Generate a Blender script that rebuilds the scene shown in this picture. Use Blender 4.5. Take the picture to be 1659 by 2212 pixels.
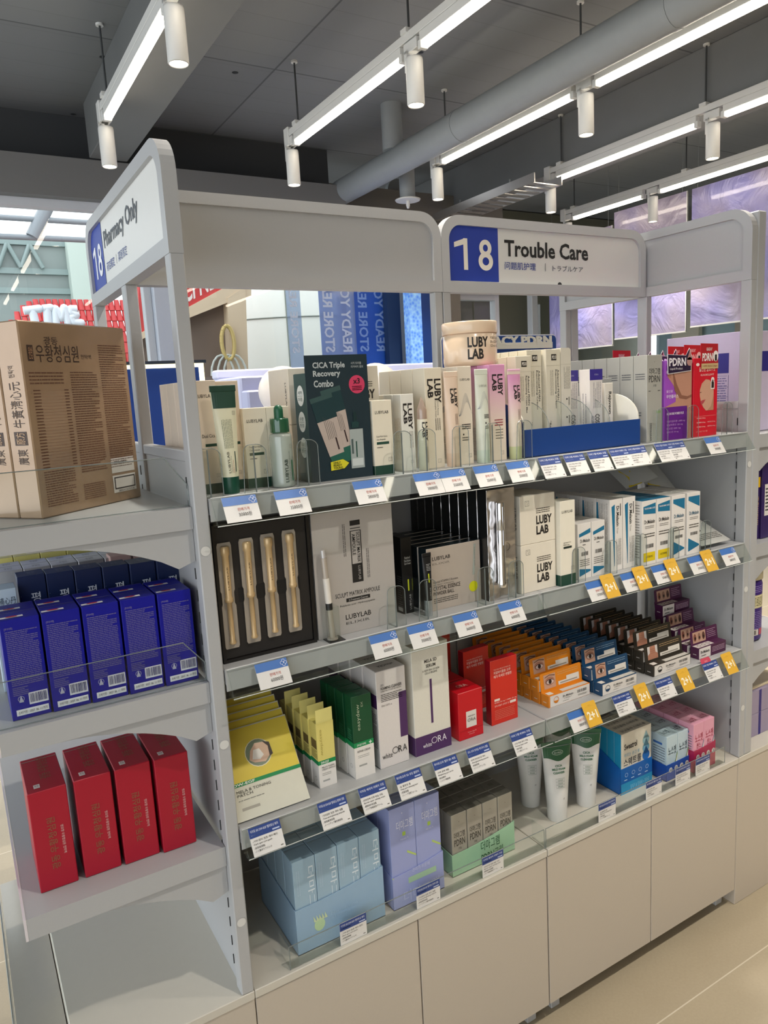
import bpy, math, random
from mathutils import Vector, Matrix
PI = math.pi
scn = bpy.context.scene
COL = scn.collection
for o in list(bpy.data.objects): bpy.data.objects.remove(o)
# ------------------------------------------------------------------ camera
FPX, YAW, PITCH, ROLL, HCAM = 1584.83, 0.528498, 0.164291, 0.055308, 1.6
fw = Vector((math.sin(YAW)*math.cos(PITCH), math.cos(YAW)*math.cos(PITCH), -math.sin(PITCH)))
r0 = Vector((math.cos(YAW), -math.sin(YAW), 0)); d0 = fw.cross(r0)
rt = math.cos(ROLL)*r0 + math.sin(ROLL)*d0
dn = -math.sin(ROLL)*r0 + math.cos(ROLL)*d0
cam = bpy.data.cameras.new('camera'); co = bpy.data.objects.new('camera', cam); COL.objects.link(co)
cam.sensor_fit = 'VERTICAL'; cam.sensor_height = 36; cam.lens = 36*FPX/2212
cam.clip_start = .02; cam.clip_end = 200
co.matrix_world = Matrix(((rt.x, -dn.x, -fw.x, 0), (rt.y, -dn.y, -fw.y, 0), (rt.z, -dn.z, -fw.z, HCAM), (0, 0, 0, 1)))
scn.camera = co
def at(px, py, X=None, Y=None, Z=None):      # where a point of the photograph lies on a known plane of the place
    d = rt*((px-829.5)/FPX) + dn*((py-1106)/FPX) + fw
    t = X/d.x if X is not None else Y/d.y if Y is not None else (Z-HCAM)/d.z
    p = d*t; return Vector((p.x, p.y, p.z+HCAM))
# ------------------------------------------------------------------ world, light, exposure
w = bpy.data.worlds.new('World'); scn.world = w; w.use_nodes = True
nt = w.node_tree; bg = nt.nodes['Background']
tc = nt.nodes.new('ShaderNodeTexCoord'); sep = nt.nodes.new('ShaderNodeSeparateXYZ'); rp = nt.nodes.new('ShaderNodeValToRGB')
nt.links.new(tc.outputs['Generated'], sep.inputs[0]); nt.links.new(sep.outputs['Z'], rp.inputs[0]); nt.links.new(rp.outputs[0], bg.inputs[0])
rp.color_ramp.elements[0].position = 0; rp.color_ramp.elements[0].color = (.74, .78, .82, 1)
rp.color_ramp.elements[1].position = .5; rp.color_ramp.elements[1].color = (.90, .95, 1, 1)
WORLD, LED, SPOT, LAMP = 2.9, 14.0, 18.0, 68.0
bg.inputs[1].default_value = WORLD
scn.view_settings.view_transform = 'Standard'; scn.view_settings.look = 'None'
scn.view_settings.exposure = 0.0; scn.view_settings.gamma = 1; scn.view_settings.use_curve_mapping = False
cy = scn.cycles
cy.use_denoising = True; cy.max_bounces = 7; cy.diffuse_bounces = 4; cy.glossy_bounces = 3; cy.transmission_bounces = 4
cy.transparent_max_bounces = 24; cy.caustics_reflective = False; cy.caustics_refractive = False
cy.sample_clamp_indirect = 4; cy.use_adaptive_sampling = True; cy.adaptive_threshold = .02
# ------------------------------------------------------------------ materials
def lin(c): return c/12.92 if c <= .04045 else ((c+.055)/1.055)**2.4
def rgb(h): return tuple(lin(int(h[i:i+2], 16)/255) for i in (1, 3, 5)) + (1,)
MATS = {}
def mat(h, rough=.5, metal=0., noise=.03, bump=0., scale=60, emis=0., coat=0., alpha=None, spec=.5):
    k = (h, rough, metal, noise, bump, scale, emis, coat, alpha, spec)
    if k in MATS: return MATS[k]
    m = bpy.data.materials.new('paint_'+h[1:]); m.use_nodes = True; n = m.node_tree; b = n.nodes['Principled BSDF']
    c = rgb(h); b.inputs['Base Color'].default_value = c; b.inputs['Roughness'].default_value = rough
    b.inputs['Metallic'].default_value = metal; b.inputs['Specular IOR Level'].default_value = spec
    if coat: b.inputs['Coat Weight'].default_value = coat; b.inputs['Coat Roughness'].default_value = .08
    if emis: b.inputs['Emission Color'].default_value = c; b.inputs['Emission Strength'].default_value = emis
    if noise or bump:
        t = n.nodes.new('ShaderNodeTexCoord'); z = n.nodes.new('ShaderNodeTexNoise'); z.inputs['Scale'].default_value = scale
        z.inputs['Detail'].default_value = 3; n.links.new(t.outputs['Object'], z.inputs[0])
        if noise:
            x = n.nodes.new('ShaderNodeMix'); x.data_type = 'RGBA'
            x.inputs[6].default_value = tuple(v*(1-noise) for v in c[:3])+(1,); x.inputs[7].default_value = tuple(min(1, v*(1+noise)) for v in c[:3])+(1,)
            n.links.new(z.outputs[0], x.inputs[0]); n.links.new(x.outputs[2], b.inputs['Base Color'])
        if bump:
            bp = n.nodes.new('ShaderNodeBump'); bp.inputs['Strength'].default_value = bump; bp.inputs['Distance'].default_value = .002
            n.links.new(z.outputs[0], bp.inputs['Height']); n.links.new(bp.outputs[0], b.inputs['Normal'])
    MATS[k] = m; return m
def glassy(name, tint='#f4faf8', refl=.10, rough=.02, dens=0., body='#ffffff', bump=0.):
    if name in MATS: return MATS[name]
    m = bpy.data.materials.new(name); m.use_nodes = True; n = m.node_tree; n.nodes.clear()
    out = n.nodes.new('ShaderNodeOutputMaterial'); tr = n.nodes.new('ShaderNodeBsdfTransparent'); gl = n.nodes.new('ShaderNodeBsdfGlossy')
    tr.inputs[0].default_value = rgb(tint); gl.inputs['Roughness'].default_value = rough; gl.inputs[0].default_value = (1, 1, 1, 1)
    fr = n.nodes.new('ShaderNodeFresnel'); fr.inputs[0].default_value = 1.5
    mx = n.nodes.new('ShaderNodeMixShader')
    mul = n.nodes.new('ShaderNodeMath'); mul.operation = 'MULTIPLY_ADD'; mul.inputs[1].default_value = .9; mul.inputs[2].default_value = refl*.1
    ge = n.nodes.new('ShaderNodeNewGeometry'); sb = n.nodes.new('ShaderNodeMath'); sb.operation = 'SUBTRACT'; sb.inputs[0].default_value = 1; n.links.new(ge.outputs['Backfacing'], sb.inputs[1])
    m3 = n.nodes.new('ShaderNodeMath'); m3.operation = 'MULTIPLY'; n.links.new(sb.outputs[0], m3.inputs[1])
    n.links.new(fr.outputs[0], mul.inputs[0]); n.links.new(mul.outputs[0], m3.inputs[0]); n.links.new(m3.outputs[0], mx.inputs[0])
    last = tr
    if dens:
        df = n.nodes.new('ShaderNodeBsdfPrincipled'); df.inputs['Base Color'].default_value = rgb(body); df.inputs['Roughness'].default_value = .3
        m2 = n.nodes.new('ShaderNodeMixShader'); m2.inputs[0].default_value = dens
        n.links.new(tr.outputs[0], m2.inputs[1]); n.links.new(df.outputs[0], m2.inputs[2]); last = m2
    if bump:
        t = n.nodes.new('ShaderNodeTexCoord'); z = n.nodes.new('ShaderNodeTexNoise'); z.inputs['Scale'].default_value = 5; z.inputs['Detail'].default_value = 4
        bp = n.nodes.new('ShaderNodeBump'); bp.inputs['Strength'].default_value = bump; bp.inputs['Distance'].default_value = .02
        n.links.new(t.outputs['Object'], z.inputs[0]); n.links.new(z.outputs[0], bp.inputs['Height'])
        n.links.new(bp.outputs[0], gl.inputs['Normal'])
    n.links.new(last.outputs[0], mx.inputs[1]); n.links.new(gl.outputs[0], mx.inputs[2]); n.links.new(mx.outputs[0], out.inputs[0])
    MATS[name] = m; return m
ACR = glassy('clear_acrylic', '#fafcfb', .12, .03)
ACRE = glassy('acrylic_edge', '#b4bcbb', .3, .05, .35, '#b4bcbb')
GLASS = glassy('window_glass', '#fafcfb', .10, .01)
BOTTLE = glassy('frosted_bottle_glass', '#dfe6e2', .2, .06, .45, '#c9d2cb')
GREENGLASS = glassy('green_tinted_plastic', '#4f9a78', .25, .06, .55, '#1c6b48')
BLISTER = glassy('blister_plastic', '#e4e0d8', .3, .2, .5, '#cbc1b4')
PAINT = mat('#aeafb0', .42, 0, .015, .0, 180)         # powder-coated shelving
PAINTIN = mat('#acadae', .5, 0, .02, .05, 180)
CAB = mat('#bfb5a7', .33, 0, .02, .03, 220)
CABEDGE = mat('#c9c4b8', .4, 0, .02)
CEIL = mat('#4c4e50', .8, 0, .12, .5, 3)
CEILB = mat('#6c6e6e', .7, 0, .04, .3, 6)
WHITEP = mat('#d9d9d6', .45, 0, .01)
CHROME = mat('#e8e8ea', .08, 1, 0)
SILVER = mat('#c9c5c1', .32, .85, .03, .0)
ONW, OFFW, INK = '#efe9e0', '#e6dcc8', '#26221f'
def M(x): return mat(x) if isinstance(x, str) else x
# ------------------------------------------------------------------ mesh builder
TXT = {}
def textmesh(s, bold):
    k = (s, bold)
    if k not in TXT:
        c = bpy.data.curves.new('t', 'FONT'); c.body = s; c.resolution_u = 2; c.fill_mode = 'FRONT'
        if bold: c.offset = .0085*min(bold, 4)*(1 if ord(max(s)) < 0x3000 else .4)
        o = bpy.data.objects.new('t', c); COL.objects.link(o)
        me = bpy.data.meshes.new_from_object(o.evaluated_get(bpy.context.evaluated_depsgraph_get()))
        vs = [v.co.copy() for v in me.vertices]; ps = [tuple(p.vertices) for p in me.polygons]
        bpy.data.objects.remove(o); bpy.data.curves.remove(c); bpy.data.meshes.remove(me)
        x0 = min(v.x for v in vs); x1 = max(v.x for v in vs); y0 = min(v.y for v in vs); y1 = max(v.y for v in vs)
        TXT[k] = ([((v.x-x0)/max(x1-x0, 1e-6), (v.y-y0)/max(y1-y0, 1e-6)) for v in vs], ps)
    return TXT[k]
class Face:                 # a flat face of a thing: u to the right, v up, both 0..1
    def __init__(s, O, U, V):
        s.O, s.U, s.V = Vector(O), Vector(U), Vector(V); s.N = s.U.cross(s.V).normalized(); s.w = s.U.length; s.h = s.V.length; s.n = 1
    def P(s, u, v, off): return s.O + s.U*u + s.V*v + s.N*off
class Curve:                # a curved face: fn(u, v, off)
    def __init__(s, w, h, fn, n=6): s.w, s.h, s.fn, s.n = w, h, fn, n
    def P(s, u, v, off): return s.fn(u, v, off)
OFF = .00035
class MB:
    def __init__(s): s.v, s.f, s.m, s.sm, s.ml = [], [], [], [], []
    def mi(s, m):
        m = M(m)
        if m not in s.ml: s.ml.append(m)
        return s.ml.index(m)
    def add(s, vs, fs, m, smooth=False):
        b = len(s.v); s.v += [tuple(v) for v in vs]; i = s.mi(m)
        for f in fs: s.f.append(tuple(b+k for k in f)); s.m.append(i); s.sm.append(smooth)
        return s
    def box(s, x0, x1, y0, y1, z0, z1, m, bev=0.):
        ms = m if isinstance(m, dict) else None
        def g(k): return ms.get(k, ms['*']) if ms else m
        lo, hi = (x0, y0, z0), (x1, y1, z1); c = [(a+b)/2 for a, b in zip(lo, hi)]
        if not bev:
            V = [(x, y, z) for x in (x0, x1) for y in (y0, y1) for z in (z0, z1)]
            for k, f in dict(L=(0, 1, 3, 2), R=(4, 6, 7, 5), F=(0, 4, 5, 1), B=(2, 3, 7, 6), D=(0, 2, 6, 4), T=(1, 5, 7, 3)).items(): s.add([V[i] for i in f], [(0, 1, 2, 3)], g(k))
            return s
        bev = min(bev, .49*min(h-l for l, h in zip(lo, hi)))
        pt = {}
        for sx in (0, 1):
            for sy in (0, 1):
                for sz in (0, 1):
                    for a in range(3):
                        p = []
                        for ax, sg in enumerate((sx, sy, sz)):
                            e = (lo, hi)[sg][ax]; p.append(e if ax == a else e + (bev if sg == 0 else -bev))
                        pt[sx, sy, sz, a] = Vector(p)
        def out(ps, mm):
            n = (ps[1]-ps[0]).cross(ps[2]-ps[0]); cc = sum(ps, Vector())/len(ps)-Vector(c)
            if n.dot(cc) < 0: ps = ps[::-1]
            s.add(ps, [tuple(range(len(ps)))], mm)
        names = (('L', 'R'), ('F', 'B'), ('D', 'T'))
        for a in range(3):
            o = [k for k in range(3) if k != a]
            for sg in (0, 1):
                q = []
                for u, v in ((0, 0), (1, 0), (1, 1), (0, 1)):
                    k = [0, 0, 0]; k[a] = sg; k[o[0]] = u; k[o[1]] = v; q.append(pt[(*k, a)])
                out(q, g(names[a][sg]))
        for a in range(3):
            o = [k for k in range(3) if k != a]
            for u in (0, 1):
                for v in (0, 1):
                    k0 = [0, 0, 0]; k0[o[0]] = u; k0[o[1]] = v; k1 = list(k0); k1[a] = 1
                    out([pt[(*k0, o[0])], pt[(*k1, o[0])], pt[(*k1, o[1])], pt[(*k0, o[1])]], g(names[o[0]][u] if o[0] != 0 else names[o[1]][v]))
        for sx in (0, 1):
            for sy in (0, 1):
                for sz in (0, 1): out([pt[sx, sy, sz, a] for a in range(3)], g(names[2][sz]))
        return s
    def rect(s, F, u0, v0, u1, v1, m, off=OFF, rot=0):
        n = F.n if F.n == 1 else max(1, int(F.n*abs(u1-u0)+.99))
        vs = []
        for i in range(n+1):
            u = u0+(u1-u0)*i/n; vs += [F.P(u, v0, off), F.P(u, v1, off)]
        return s.add(vs, [(2*i, 2*i+2, 2*i+3, 2*i+1) for i in range(n)], m)
    def grid(s, F, u0, v0, u1, v1, m, nu=12, nv=10, off=OFF):
        vs = [F.P(u0+(u1-u0)*i/nu, v0+(v1-v0)*j/nv, off) for i in range(nu+1) for j in range(nv+1)]
        return s.add(vs, [(i*(nv+1)+j, (i+1)*(nv+1)+j, (i+1)*(nv+1)+j+1, i*(nv+1)+j+1) for i in range(nu) for j in range(nv)], m, True)
    def poly(s, F, pts, m, off=OFF): return s.add([F.P(u, v, off) for u, v in pts], [tuple(range(len(pts)))], m)
    def disc(s, F, u, v, r, m, off=OFF, ry=None, n=20, a0=0, a1=2*PI):
        ry = r if ry is None else ry
        return s.poly(F, [(u+r/F.w*math.cos(a0+(a1-a0)*k/n), v+ry/F.h*math.sin(a0+(a1-a0)*k/n)) for k in range(n+(a1-a0 < 6.2))], m, off)
    def hoop(s, F, u, v, r, t, m, off=OFF, n=20, ry=None, a0=0, a1=2*PI):
        ry = ry or r; vs = []
        for k in range(n+1):
            a = a0+(a1-a0)*k/n
            for q in (0, t): vs.append(F.P(u+(r-q)/F.w*math.cos(a), v+(ry-q)/F.h*math.sin(a), off))
        return s.add(vs, [(2*k, 2*k+2, 2*k+3, 2*k+1) for k in range(n)], m)
    def text(s, F, t, u0, v0, u1, v1, m=INK, rot=0, off=OFF*1.6, bold=0, mirror=False):
        vs, ps = textmesh(t, bold)
        def q(a, b):
            if mirror: a = 1-a
            if rot == 90: a, b = 1-b, a
            elif rot == -90: a, b = b, 1-a
            elif rot == 180: a, b = 1-a, 1-b
            return F.P(u0+(u1-u0)*a, v0+(v1-v0)*b, off)
        return s.add([q(*v) for v in vs], ps, m)
    def lines(s, F, u0, v0, u1, v1, n, m=INK, rot=0, th=.45, seed=1, fill=.8):
        R = random.Random(seed+n)
        for k in range(n):
            a = 0; lim = 1-(.35*R.random() if R.random() > fill else .02*R.random())
            while a < lim:
                b = min(lim, a+.04+R.random()*.14); c0, c1 = (k+.5-th/2)/n, (k+.5+th/2)/n
                if rot: s.rect(F, u0+(u1-u0)*c0, v0+(v1-v0)*a, u0+(u1-u0)*c1, v0+(v1-v0)*b, m)
                else: s.rect(F, u0+(u1-u0)*a, v1-(v1-v0)*c1, u0+(u1-u0)*b, v1-(v1-v0)*c0, m)
                a = b+.015
        return s
    def bars(s, F, u0, v0, u1, v1, m=INK, n=22, seed=3, back=None):
        if back: s.rect(F, u0-(u1-u0)*.06, v0-(v1-v0)*.2, u1+(u1-u0)*.06, v1+(v1-v0)*.12, back, OFF)
        R = random.Random(seed)
        for k in range(n):
            a = k/n; s.rect(F, u0+(u1-u0)*a, v0, u0+(u1-u0)*(a+(.25+.5*R.random())/n), v1, m, OFF*1.8)
        return s
    def ring(s, outer, inner, fn, w0, w1, m, closed=True, smooth=False):
        n = len(outer); R = range(n if closed else n-1)
        vs = [fn(*p, w) for w in (w0, w1) for p in outer] + [fn(*p, w) for w in (w0, w1) for p in inner]
        fs = []
        for i in R:
            j = (i+1) % n
            fs += [(i, j, n+j, n+i), (2*n+i, 3*n+i, 3*n+j, 2*n+j), (i, 2*n+i, 2*n+j, j), (n+i, n+j, 3*n+j, 3*n+i)]
        if not closed: fs += [(0, n, 3*n, 2*n), (n-1, 3*n-1, 4*n-1, 2*n-1)]
        return s.add(vs, fs, m, smooth)
    def prism(s, pts, fn, w0, w1, m):
        n = len(pts); vs = [fn(*p, w0) for p in pts] + [fn(*p, w1) for p in pts]
        return s.add(vs, [tuple(range(n)), tuple(range(2*n-1, n-1, -1))] + [(i, n+i, n+(i+1) % n, (i+1) % n) for i in range(n)], m)
    def loft(s, rings, m, cap=True, smooth=True):
        n = len(rings[0]); vs = [p for r in rings for p in r]; fs = []
        for k in range(len(rings)-1):
            for i in range(n): j = (i+1) % n; fs.append((k*n+i, k*n+j, (k+1)*n+j, (k+1)*n+i))
        s.add(vs, fs, m, smooth)
        if cap: s.add(rings[0][::-1], [tuple(range(n))], m); s.add(rings[-1], [tuple(range(n))], m)
        return s
    def lathe(s, prof, m, c=(0, 0, 0), n=28, cap=True, smooth=True):
        return s.loft([[Vector((c[0]+r*math.cos(2*PI*i/n), c[1]+r*math.sin(2*PI*i/n), c[2]+z)) for i in range(n)] for r, z in prof], m, cap, smooth)
    def cyl(s, a, b, r, m, n=14, smooth=True):
        a, b = Vector(a), Vector(b); d = (b-a).normalized(); e = d.orthogonal().normalized(); g = d.cross(e)
        return s.loft([[p+(e*math.cos(2*PI*i/n)+g*math.sin(2*PI*i/n))*r for i in range(n)] for p in (a, b)], m, True, smooth)
    def build(s, name, parent=None, loc=(0, 0, 0), rz=0, label=None, cat=None, group=None, kind=None, rot=None):
        me = bpy.data.meshes.new(name); me.from_pydata(s.v, [], s.f)
        for m in s.ml: me.materials.append(m)
        me.polygons.foreach_set('material_index', s.m); me.polygons.foreach_set('use_smooth', s.sm); me.update()
        o = bpy.data.objects.new(name, me); COL.objects.link(o); o.location = loc; o.rotation_euler = rot or (0, 0, rz)
        if parent: o.parent = parent
        return tag(o, label, cat, group, kind)
def tag(o, label=None, cat=None, group=None, kind=None):
    for k, v in (('label', label), ('category', cat), ('group', group), ('kind', kind)):
        if v: o[k] = v
    return o
def thing(name, label, cat, loc=(0, 0, 0), rz=0, group=None, rot=None):
    o = bpy.data.objects.new(name, None); COL.objects.link(o); o.empty_display_size = .02; o.location = loc; o.rotation_euler = rot or (0, 0, rz)
    return tag(o, label, cat, group)
def copy_tree(o, parent=None):
    c = o.copy(); COL.objects.link(c); c.parent = parent
    for ch in o.children: copy_tree(ch, c)
    return c
PROTO = {}
def put(key, make, loc, label, rz=0, group=None):        # the first call builds the thing, the next ones copy it with its parts
    if key in PROTO: o = copy_tree(PROTO[key])
    else: o = PROTO[key] = make()
    o.location = loc; o.rotation_euler = (0, 0, rz); o['label'] = label
    if group: o['group'] = group
    return o
def faces(w, d, h):
    return (Face((0, 0, 0), (w, 0, 0), (0, 0, h)), Face((0, d, 0), (0, -d, 0), (0, 0, h)), Face((0, 0, h), (w, 0, 0), (0, d, 0)))
def eighteen(mb, F, u0, v0, u1, v1, m, off=OFF*3):       # the numerals 1 and 8 in an even heavy stroke
    W, H = u1-u0, v1-v0; t = .17*H*F.h; X = lambda a: u0+W*a; Y = lambda b: v0+H*b; tw = t/F.w/W
    mb.poly(F, [(X(.34-tw), Y(0)), (X(.34), Y(0)), (X(.34), Y(1)), (X(.34-tw*.9), Y(1)), (X(.34-tw), Y(.985))], m, off); mb.poly(F, [(X(.34-tw), Y(.98)), (X(.34-tw), Y(.80)), (X(.0), Y(.70)), (X(.0), Y(.86))], m, off)
    r1, r2 = .27*H*F.h, .30*H*F.h; cx = X(1)-.31*H*F.h/F.w
    mb.hoop(F, cx, Y(1)-r1/F.h, .26*H*F.h, t*.92, m, off, 32, ry=r1); mb.hoop(F, cx, Y(0)+r2/F.h, .31*H*F.h, t, m, off+OFF, 32, ry=r2)
ORD = ['front', 'second from the front', 'third from the front', 'fourth from the front', 'fifth from the front', 'sixth from the front', 'seventh from the front', 'eighth from the front', 'ninth from the front']
XYZ = lambda x, y, z: Vector((x, y, z))
# ------------------------------------------------------------------ structure: floor, ceiling, walls, window wall
ZA, ZB, ZC, ZD = 1.434, 1.127, .818, .482
YF, YC, YB = 1.219, 1.572, 1.925
def floor():
    m = bpy.data.materials.new('stone_tile'); m.use_nodes = True; n = m.node_tree; b = n.nodes['Principled BSDF']
    t = n.nodes.new('ShaderNodeTexCoord'); mp = n.nodes.new('ShaderNodeMapping'); mp.inputs['Location'].default_value = (.33, .13, 0)
    br = n.nodes.new('ShaderNodeTexBrick'); br.offset = 0; br.inputs['Scale'].default_value = 1; br.inputs['Brick Width'].default_value = 1.2; br.inputs['Row Height'].default_value = .6
    br.inputs['Mortar Size'].default_value = .0018; br.inputs['Color1'].default_value = rgb('#b3a68d'); br.inputs['Color2'].default_value = rgb('#aea189'); br.inputs['Mortar'].default_value = rgb('#d5ccb8')
    z = n.nodes.new('ShaderNodeTexNoise'); z.inputs['Scale'].default_value = 2.2; z.inputs['Detail'].default_value = 9; z.inputs['Roughness'].default_value = .7
    z2 = n.nodes.new('ShaderNodeTexNoise'); z2.inputs['Scale'].default_value = 140
    x = n.nodes.new('ShaderNodeMix'); x.data_type = 'RGBA'; x.blend_type = 'MULTIPLY'; x.inputs[0].default_value = .55
    cr = n.nodes.new('ShaderNodeValToRGB'); cr.color_ramp.elements[0].position = .3; cr.color_ramp.elements[0].color = (.78, .76, .72, 1); cr.color_ramp.elements[1].position = .7; cr.color_ramp.elements[1].color = (1, 1, 1, 1)
    L = n.links.new; L(t.outputs['Object'], mp.inputs[0]); L(mp.outputs[0], br.inputs[0]); L(t.outputs['Object'], z.inputs[0]); L(t.outputs['Object'], z2.inputs[0])
    ad = n.nodes.new('ShaderNodeMix'); ad.data_type = 'FLOAT'; ad.inputs[0].default_value = .4; L(z.outputs[0], ad.inputs[2]); L(z2.outputs[0], ad.inputs[3])
    L(ad.outputs[0], cr.inputs[0]); L(br.outputs[0], x.inputs[6]); L(cr.outputs[0], x.inputs[7]); L(x.outputs[2], b.inputs['Base Color']); b.inputs['Roughness'].default_value = .42
    MB().box(-3.5, 7.5, -3, 5.2, -.1, 0, m).build('floor', kind='structure')
floor()
def ceiling():
    m = bpy.data.materials.new('painted_board_formed_ceiling'); m.use_nodes = True; n = m.node_tree; b = n.nodes['Principled BSDF']; L = n.links.new
    t = n.nodes.new('ShaderNodeTexCoord'); mp = n.nodes.new('ShaderNodeMapping'); mp.inputs['Location'].default_value = (.45, .41, 0)
    br = n.nodes.new('ShaderNodeTexBrick'); br.offset = 0; br.inputs['Scale'].default_value = 1; br.inputs['Brick Width'].default_value = 2.3; br.inputs['Row Height'].default_value = 1.13
    br.inputs['Mortar Size'].default_value = .006; br.inputs['Color1'].default_value = rgb('#7a7c7e'); br.inputs['Color2'].default_value = rgb('#757779'); br.inputs['Mortar'].default_value = rgb('#55575a')
    wv = n.nodes.new('ShaderNodeTexBrick'); wv.offset = 0; wv.inputs['Scale'].default_value = 1; wv.inputs['Brick Width'].default_value = 9; wv.inputs['Row Height'].default_value = .19; wv.inputs['Mortar Size'].default_value = .003
    wv.inputs['Color1'].default_value = (1, 1, 1, 1); wv.inputs['Color2'].default_value = (.97, .97, .97, 1); wv.inputs['Mortar'].default_value = (.86, .86, .86, 1)
    z = n.nodes.new('ShaderNodeTexNoise'); z.inputs['Scale'].default_value = 3; z.inputs['Detail'].default_value = 8
    x = n.nodes.new('ShaderNodeMix'); x.data_type = 'RGBA'; x.blend_type = 'MULTIPLY'; x.inputs[0].default_value = 1
    L(t.outputs['Object'], mp.inputs[0]); L(mp.outputs[0], br.inputs[0]); L(mp.outputs[0], wv.inputs[0]); L(br.outputs[0], x.inputs[6]); L(wv.outputs[0], x.inputs[7])
    L(x.outputs[2], b.inputs['Base Color']); b.inputs['Roughness'].default_value = .75
    bp = n.nodes.new('ShaderNodeBump'); bp.inputs['Distance'].default_value = .004; bp.inputs['Strength'].default_value = .5; L(t.outputs['Object'], z.inputs[0]); L(z.outputs[0], bp.inputs['Height']); L(bp.outputs[0], b.inputs['Normal'])
    mb = MB().box(-3.5, 2.74, -3, 5.25, 3.41, 3.6, m).box(2.74, 7.5, -3, 6.6, 3.41, 3.6, m)
    mb.build('ceiling', kind='structure')
    R = random.Random(5)
    F = Face((-3.5, 6.6, 3.41), (11, 0, 0), (0, -9.6, 0)); mb = MB()
    for k in range(46): mb.disc(F, R.random(), R.random(), .012+.012*R.random(), '#2e3032', .001, n=10)
    mb.build('trim_1', kind='structure')
ceiling()
MB().box(.97, 1.197, -3, 5.0, 3.1, 3.41, CEILB, .004).build('trim_2', kind='structure')        # dropped beams
MB().box(3.95, 4.22, -3, 6.3, 3.06, 3.41, mat('#77797a', .7, 0, .05, .3, 6), .004).build('trim_3', kind='structure')
MB().box(-3.5, 2.74, 5.0, 5.25, 2.862, 3.092, mat('#717170', .6, 0, .03)).build('trim_4', kind='structure')   # header over the shop window
MB().box(2.74, 4.48, 5.3, 5.5, 2.4, 3.19, mat('#6f6c66', .6, 0, .03)).build('trim_5', kind='structure')
MB().box(-3.6, 2.74, 5.25, 5.35, 2.9, 3.6, mat('#3c3e40', .8, 0, .05)).box(2.74, 7.6, 6.6, 6.8, 2.9, 3.6, mat('#3c3e40', .8, 0, .05)).build('wall_back', kind='structure')
MB().box(7.5, 7.6, -3, 3.0, 0, 3.6, mat('#8c8a80', .7, 0, .05)).box(7.5, 7.6, 3.0, 6.8, 0, .7, mat('#8c8a80', .7, 0, .05)).box(7.5, 7.6, 3.0, 6.8, 2.7, 3.6, mat('#8c8a80', .7, 0, .05)).build('wall_right', kind='structure')
MB().box(-1.2, 7.5, -3.1, -3, 0, 3.6, mat('#cdbfa6', .7, 0, .03)).build('wall_front', kind='structure')
WF = mat('#c8ccd2', .4, 0, .02)
def window(n, x0, x1, y, z0, z1, frame=.05):
    mb = MB()
    for a, b in ((x0, x0+frame), (x1-frame, x1)): mb.box(a, b, y-.04, y+.04, z0, z1, WF, .004)
    mb.box(x0+frame, x1-frame, y-.04, y+.04, z0, z0+frame, WF); mb.box(x0+frame, x1-frame, y-.04, y+.04, z1-frame, z1, WF)
    o = mb.build('window_%d' % n, kind='structure')
    MB().box(x0+frame, x1-frame, y-.006, y+.006, z0+frame, z1-frame, GLASS).build('window_pane', o)
p = at(318, 640, Y=5.1).x; q = at(420, 640, Y=5.1).x
window(1, -3.5, 1.28, 5.12, 0, 2.862, .05)
MB().box(1.28, 1.42, 5.02, 5.22, 0, 2.862, mat('#c3cbd8', .4, 0, .02), .006).build('trim_6', kind='structure')
window(2, 1.42, 2.74, 5.12, 0, 2.862, .045)
window(3, 2.95, 4.48, 5.42, 0, 2.4, .05)
window(4, 5.4, 7.5, 6.0, 0, 2.9, .08)
# side shop front, left of the camera
mb = MB()
for y in (-3, -1, 1, 3, 4.93): mb.box(-3.56, -3.48, y, y+.07, 0, 3.41, WF)
mb.build('trim_7', kind='structure')
MB().box(3.30, 3.62, 5.3, 5.36, 0, 2.4, mat('#24324a', .8, 0, .05)).build('trim_8', kind='structure')
MB().box(3.62, 3.98, 5.3, 5.36, 0, 2.4, mat('#8f887c', .7, 0, .05)).build('trim_9', kind='structure')
MB().box(4.48, 7.5, 6.3, 6.36, 0, 3.4, mat('#6f6f62', .7, 0, .05)).build('wall_far', kind='structure')
# ------------------------------------------------------------------ ceiling services
PIPE = mat('#8f9496', .5, 0, .05, .2, 20)
t = thing('ventilation_pipe', 'long pale grey round pipe running under the ceiling beside the lamps', 'pipe', (2.76, 1, 3.07))
MB().cyl((0, -4, 0), (0, 4.1, 0), .088, PIPE, 28).build('pipe_run', t)
for y in (-1.2, 1.15, 2.6): MB().cyl((0, y, 0), (0, y+.03, 0), .0905, PIPE, 28).build('coupling', t)
MB().cyl((-.03, 3.3, .06), (-.03, 3.3, .34), .068, PIPE, 20).build('riser', t)
t = thing('ceiling_outlet', 'short grey drop pipe with a white round disc under it, near the shop window header', 'pipe', (2.99, 4.55, 2.9))
mb = MB().cyl((0, 0, .02), (0, 0, .26), .055, PIPE, 20); 
P = [Vector((-.16*math.sin(a*PI/16), 0, .36-.0+.12*(math.cos(a*PI/16)-1)*-0)) for a in range(1)]
for k in range(8):
    a, b = k*PI/14, (k+1)*PI/14
    mb.cyl((-.11*(1-math.cos(a)), 0, .26+.11*math.sin(a)), (-.11*(1-math.cos(b)), 0, .26+.11*math.sin(b)), .055, PIPE, 20)
mb.build('elbow_pipe', t)
MB().lathe([(.085, 0), (.09, .008), (.06, .018)], WHITEP, n=28).build('disc', t)
MB().lathe([(.008, -.05), (.014, -.03), (.012, 0)], WHITEP, n=12).build('nozzle', t)
t = thing('cable_tray', 'perforated galvanised cable tray hanging below the right hand beam', 'cable tray', (3.75, 4.85, 2.93))
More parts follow.
